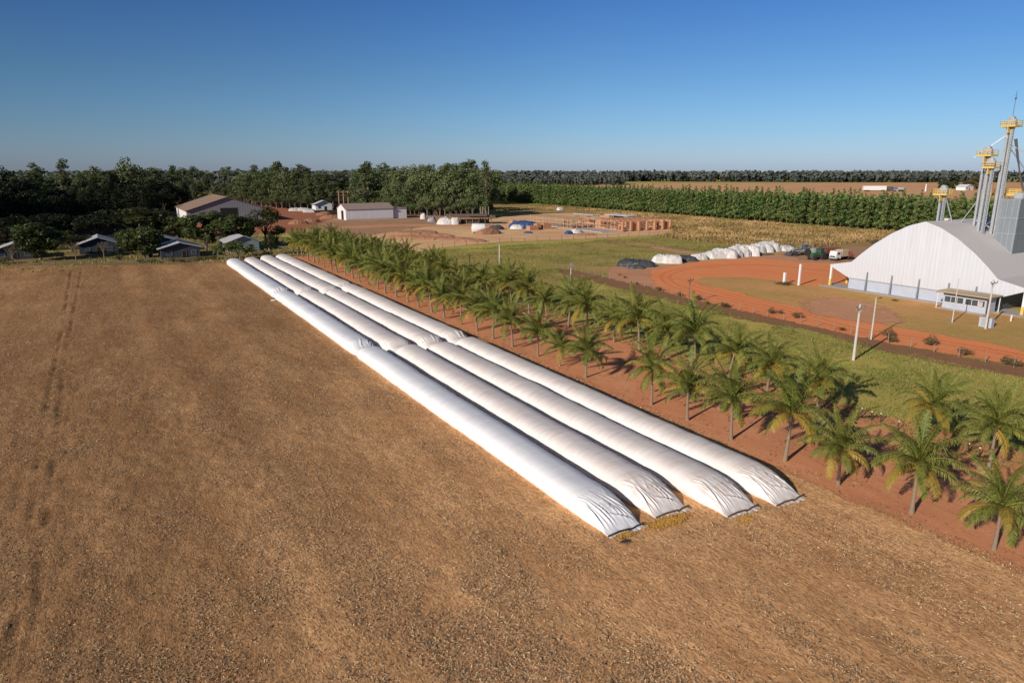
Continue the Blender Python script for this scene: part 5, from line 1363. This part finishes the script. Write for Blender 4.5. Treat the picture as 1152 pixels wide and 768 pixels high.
# water tank / white truck-like drum on the site
X, Y = G(538.5, 262.5); o = thing('white_tank', 'white tank with rounded top standing on the site dirt, left of the earth mound', 'tank', (X, Y, 0), .1)
mb = MB(); mb.lathe([(.3, -3.0), (1.75, -2.7), (1.95, -2.2), (1.95, 2.2), (1.75, 2.7), (.3, 3.0)], (0, 0, 2.1), 18, axis='x'); mb.build('drum', M['whitepaint'], o, True)
mb = MB()
for x in (-2, 2): mb.box((x, 0, .35), (.4, 3, .7))
mb.build('cradle', M['wood'], o)
mb = MB(); mb.lathe([(.5, 0), (.5, .4), (.1, .45)], (0, 0, 4.0), 12); mb.build('hatch', M['steeld'], o)
for k, (px, py, wx, hh) in enumerate(((599, 259, 4.5, 1.9), (604.5, 258, 2.2, 2.5), (614, 257.5, 4.2, 2.5), (577.5, 253.5, 2.5, 2.5))):
    X, Y = G(px, py); o = thing('brick_stack', ('low orange brick stack, leftmost of those beside the blue tarp heap', 'narrow orange brick stack in the middle of the stacks', 'tall square orange brick stack, rightmost of the stacks', 'orange brick stack behind the blue tarp heap')[k], 'brick stack', (X, Y, 0), ROT)
    mb = MB(); n = int(hh/.6)
    for a in range(n): mb.box((0, 0, .15+.6*a+.29), (wx-.1*(a % 2), 3.0-.1*(a % 2), .56))
    mb.build('bricks', M['brick'], o); mb = MB(); mb.box((0, 0, .07), (wx+.2, 3.2, .14)); mb.build('pallet', M['timber'], o)
# open dark shelter under the trees
X, Y = G(525, 252); o = thing('open_shelter', 'low dark open shelter with sagging roof in front of the tree clump', 'shelter', (X, Y, 0), .05)
mb = MB(); mb.box((0, 0, 4.4), (20, 8, .25), rx=.05); mb.box((8, -1, 3.6), (12, 7, .2), rx=.1); mb.build('roof', M['wood'], o)
mb = MB()
for a in range(-9, 14, 3):
    for b in (-3, 3): mb.beam((a, b, 0), (a, b, 4.3), .2)
mb.build('post', M['postpale'], o)
mb = MB(); mb.box((4, 2, 1), (14, 3, 2)); mb.box((-5, 1, .8), (5, 3, 1.6)); mb.build('stored_boards', M['barkdark'], o)
for k, px in enumerate((540.5, 543, 546, 549.5)):
    X, Y = G(px, 251); mb = MB(); mb.tube([(0, 0, 0), (.1, 0, 8)], [.3, .2], 7); o = mb.build('pale_stem', M['postpale'], loc=(X, Y, 0))
    tag(o, 'pale bare upright timber in a row at the right end of the tree clump', 'timber post', 'pale timbers at the right end of the tree clump')

# unfinished brick building
X, Y = F(197, 255); ub = thing('unfinished_brick_building', 'roofless orange brick building under construction with timber scaffolding', 'building', (X, Y, 0), ROT)
rg = random.Random(3)
mb = MB(); mb.box((0, 0, .15), (38, 54, .3)); mb.build('slab', M['concrete'], ub)
def bwall(x0, y0, x1, y1, hh, gaps):
    mb = MB(); L = math.hypot(x1-x0, y1-y0); n = max(1, int(L/3.4)); horizontal = abs(x1-x0) > abs(y1-y0)
    for k in range(n):
        a, b = k/n, (k+1)/n; xa, ya, xb, yb = x0+(x1-x0)*a, y0+(y1-y0)*a, x0+(x1-x0)*b, y0+(y1-y0)*b
        cx, cy = (xa+xb)/2, (ya+yb)/2; Ls = L/n
        sz = lambda l, z: (l, .25, z) if horizontal else (.25, l, z)
        if rg.random() < .5: continue
        if rg.random() < gaps:
            mb.box((cx, cy, .3+.5), sz(Ls, 1.0)); mb.box((cx, cy, .3+hh-.25), sz(Ls, .5))
        else: mb.box((cx, cy, .3+hh/2), sz(Ls, hh*(1 if rg.random() < .7 else .8)))
    mb.box(((x0+x1)/2, (y0+y1)/2, .3+.2), (L, .3, .42) if horizontal else (.3, L, .42))
    mb.build('brick_wall', M['brick'], ub)
for y in (-27, -20, -12): bwall(-8, y, 19, y, 3.6, .35)
bwall(-8, -27, -8, -8, 3.6, .6); bwall(2, -27, 2, -6, 3.6, .5); bwall(12, -27, 12, -6, 3.6, .5); bwall(19, -27, 19, 27, 3.6, .5)
bwall(-19, -5, 19, -5, 3.4, .7); bwall(-19, 6, 19, 6, 3.2, .7); bwall(-10, -5, -10, 27, 3.2, .7); bwall(4, -5, 4, 27, 3.2, .6); bwall(-19, 26.6, 19, 26.6, 3.0, .4)
for k in range(7):
    mb = MB(); mb.box((-8.4+k*4.5, -27.5, 2.2), (.9, .9, 3.9)); mb.build('brick_pillar', M['brick'], ub)
mb = MB()
for x in np.arange(-20, -7, 3.1):
    for y in np.arange(-6, 28, 2.8):
        mb.beam((x, y, 0), (x+.1, y, 4.6), .17)
for x in (-20, -16.9, -13.8):
    for zz in (2.0, 3.6): mb.beam((x, -6, zz), (x, 27, zz), .16)
for y in np.arange(-6, 28, 5.6):
    for zz in (2.0, 3.6): mb.beam((-20, y, zz), (-8, y, zz), .14)
for y in np.arange(-26, -8, 2.6): mb.beam((-9.4, y, 0), (-9.4, y, 4.4), .15)
mb.beam((-9.4, -26, 2.2), (-9.4, -8.2, 2.2), .12)
for y in np.arange(-6, 28, 2.8): mb.beam((-20, y, 4.3), (-7.6, y, 4.3), .12)
mb.beam((-9.4, -8.2, 4.3), (-9.4, -6, 4.3), .12)
mb.beam((-9.4, -26, 4.3), (-9.4, -8.2, 4.3), .12)
mb.build('scaffold', M['timber'], ub)
mb = MB()
for x in np.arange(-6, 18, 3): mb.beam((x, -27, 4.25), (x, -6, 4.25), .22)
for y in np.arange(-24, -6, 4): mb.beam((-8, y, 4.4), (19, y, 4.4), .2)
mb.build('roof_beam', M['brick'], ub)
mb = MB(); mb.box((6, 16, 4.6), (7, 16, .2), ry=.05); mb.box((15, 3, 4.8), (6, 18, .2), ry=-.04); mb.build('roof_panel', M['tarpw'], ub)
heap(657, 265, 13, 4, .7, M['brick'], 'flat scatter of reddish bricks before the unfinished building', 'pile', 'brick_rubble', seed=95, sq=2)
heap(648, 262, 6, 4, 1.6, M['tarpw'], 'pale sand heap at the near corner of the unfinished building', 'heap', 'sand_heap', seed=96, sq=2)
heap(640, 263.5, 4, 2.5, 1.3, M['tarpblue'], 'small blue dark bundle left of the sand heap', seed=97)
heap(630, 236.5, 5, 3, 1.8, M['tarpw'], 'small white bundle out on the meadow before the plantation', seed=98)

# ---------------------------------------------------------------- vehicles in the yard
def wheel(mb_parent, x, y, r, w_, rimm='rim'):
    mb = MB(); mb.lathe([(r*.55, -w_/2), (r*.9, -w_/2), (r, -w_*.32), (r, w_*.32), (r*.9, w_/2), (r*.55, w_/2)], (x, y, r), 20, axis='y'); o = mb.build('wheel', M['tyre'], mb_parent, True)
    mb = MB(); mb.lathe([(r*.1, -w_*.42), (r*.56, -w_*.40), (r*.56, w_*.40), (r*.1, w_*.42)], (x, y, r), 14, axis='y'); mb.build('rim', M[rimm], o)
def tractor(px, py, rz, paint, label, loader=False, rimm='rim', sc=1.0):
    X, Y = G(px, py); o = thing('tractor', label, 'tractor', (X, Y, 0), rz); o.scale = (sc,)*3
    mb = MB(); mb.box((1.3, 0, 1.35), (2.4, .95, .85), bev=.15); mb.box((2.45, 0, 1.2), (.2, .8, .6)); mb.build('hood', M[paint], o)
    mb = MB(); mb.box((.4, 0, .85), (4.2, .6, .45)); mb.box((2.3, 0, .6), (.25, 1.7, .2)); mb.box((-.7, 0, .95), (.3, 2.0, .3)); mb.build('chassis', M['steeld'], o)
    mb = MB(); mb.box((-.55, 0, 1.35), (1.4, 1.3, .7), bev=.1)
    for a in (-1.2, .1):
        for b in (-.65, .65): mb.beam((a, b, 1.6), (a, b, 2.75), .08)
    mb.box((-.55, 0, 2.8), (1.7, 1.6, .14), bev=.05); mb.build('cab', M[paint], o)
    mb = MB(); mb.box((-.55, 0, 2.2), (1.28, 1.28, .95)); mb.build('cab_glass', M['glass'], o)
    for sg in (-1, 1):
        mb = MB(); mb.box((-.8, sg*.95, 1.95), (1.5, .5, .1), bev=.03); mb.build('fender', M[paint], o)
        wheel(o, -.8, sg*.98, .9, .5, rimm); wheel(o, 2.2, sg*.9, .58, .36, rimm)
    mb = MB(); mb.beam((1.6, .35, 1.7), (1.6, .35, 2.6), .08); mb.build('exhaust', M['steeld'], o)
    if loader:
        mb = MB()
        for sg in (-.6, .6): mb.beam((-.1, sg, 1.8), (2.4, sg, 1.5), .14); mb.beam((2.4, sg, 1.5), (3.5, sg, .5), .14)
        mb.prism([(3.4, .1), (4.3, .15), (3.6, .9), (3.3, .8)], 'y', -1.0, 1.0); mb.build('front_loader', M['steeld'], o)
        mb = MB(); mb.box((-2.2, 0, 1.2), (1.6, 2.2, 1.4), bev=.2); mb.beam((-3.2, 0, .4), (-1.2, 0, .6), .2); mb.build('rear_spreader', M['galv'], o)
    return o
tractor(902.5, 287.5, R(185), 'tgrey', 'grey tractor with cab and front loader, leftmost vehicle in the yard', True, 'whitepaint', 1.22)
tractor(920.5, 292, R(205), 'tgreen', 'green tractor with yellow wheel rims in the middle of the yard', False, 'rim', 1.15)
X, Y = G(932, 288.5); o = thing('grain_trailer', 'faded red hopper trailer behind the green tractor', 'trailer', (X, Y, 0), R(205))
mb = MB(); mb.prism([(-1.0, .9), (1.0, .9), (1.45, 2.6), (-1.45, 2.6)], 'x', -3.2, 3.2); mb.box((0, 0, 2.66), (6.6, 3.0, .12)); mb.build('hopper', M['tred'], o)
mb = MB(); mb.box((0, 0, .75), (6.6, .9, .25)); mb.beam((3.2, 0, .75), (5.2, 0, .7), .16); mb.build('drawbar', M['steeld'], o)
mb = MB()
for x in (-2.4, -.8, .8, 2.4):
    for sg in (-1, 1): mb.box((x, sg*1.34, 1.75), (.14, .12, 1.7), rx=-sg*.25)
mb.build('side_rib', M['tred'], o)
for x in (-1.6, -.2):
    for sg in (-1, 1): wheel(o, x, sg*1.15, .55, .4, 'steeld')
X, Y = G(945.5, 292.5); o = thing('flatbed_truck', 'white cab truck parked beside the warehouse canopy, rightmost vehicle', 'truck', (X, Y, 0), R(208))
mb = MB(); mb.prism([(1.5, .7), (3.6, .7), (3.6, 1.6), (3.3, 2.75), (1.6, 2.85), (1.5, 2.6)], 'y', -1.15, 1.15); mb.build('cab', M['whitepaint'], o)
mb = MB(); mb.prism([(3.50, 1.72), (3.56, 1.72), (3.33, 2.55), (3.27, 2.55)], 'y', -1.0, 1.0)
for sg in (-1, 1): mb.box((2.55, sg*1.16, 2.1), (1.1, .03, .65))
mb.build('windscreen', M['glass'], o)
mb = MB(); mb.box((3.63, 0, 1.2), (.06, 1.6, .45)); mb.build('grille', M['steeld'], o)
for sg in (-1, 1): mb = MB(); mb.box((3.64, sg*.92, .98), (.06, .3, .2)); mb.build('headlight', M['glass'], o)
mb = MB(); mb.box((3.66, 0, .62), (.16, 2.3, .25)); mb.build('bumper', M['steeld'], o)
mb = MB(); mb.box((-.6, 0, .85), (7.2, .9, .28)); mb.build('chassis', M['steeld'], o)
mb = MB(); mb.box((-.4, 0, 2.1), (2.9, 2.2, 2.0), bev=.1); mb.build('cargo_box', M['cream'], o)
mb = MB(); mb.box((-3.1, 0, 1.25), (2.4, 2.3, .5)); mb.lathe([(.2, -1), (.7, -.9), (.7, .9), (.2, 1)], (-3.1, 0, 1.6), 12, axis='y'); mb.build('rear_bed', M['tred'], o)
for x in (2.6, -2.4, -3.6):
    for sg in (-1, 1): wheel(o, x, sg*1.0, .52, .34, 'steeld')

# ---------------------------------------------------------------- things far out in the field
X, Y = G(986, 215.5); o = thing('road_train_truck', 'long white box trailer truck standing far out in the tan field', 'truck', (X, Y, 0), R(-3)); sc = 1.45; o.scale = (sc,)*3
mb = MB(); mb.box((-2, 0, 3.0), (19, 3, 3.6)); mb.build('trailer_box', M['whitepaint'], o)
mb = MB(); mb.box((11.2, 0, 2.4), (4.2, 2.8, 3.4), bev=.3); mb.build('cab', M['steeld'], o)
mb = MB(); mb.box((18.3, 0, 2.7), (9, 2.8, 2.0)); mb.box((15.5, 0, 2.3), (3.4, 2.8, 3.0)); mb.build('second_body', M['galv'], o)
for x in (-9, -7, 5, 10, 15, 20, 22):
    for sg in (-1, 1): wheel(o, x, sg*1.2, .75, .5, 'steeld')
gable_house('field_house', 'low pale building beside the dark hedge far out in the tan field', 'house', *TS(1085, 214), 20, 12, 4.5, 3, 's', M['whitepaint'], M['whitepaint'], 1, [('-s', 0, 0, 2, 3)], [('-s', -6, 1.5, 2, 1.5)])
for (px, w_, hh, kd, lb) in ((1062, 17, 12, 'round', 'left one of the round dark green trees in the far tan field'), (1071, 17, 12, 'round', 'round dark green tree just left of the pale building in the far field'), (1090, 20, 13, 'brown', 'brownish tree right behind the pale building in the far field'), (1098, 24, 17, 'brown', 'largest brownish tree right of the pale building in the far field'), (1104, 14, 12, 'bare', 'thin tree at the right end of the far field group')):
    X, Y = G(px, 213.5); tree(kd, X, Y, hh, w_/8, 'field_tree', lb, 'tree', None, rg)
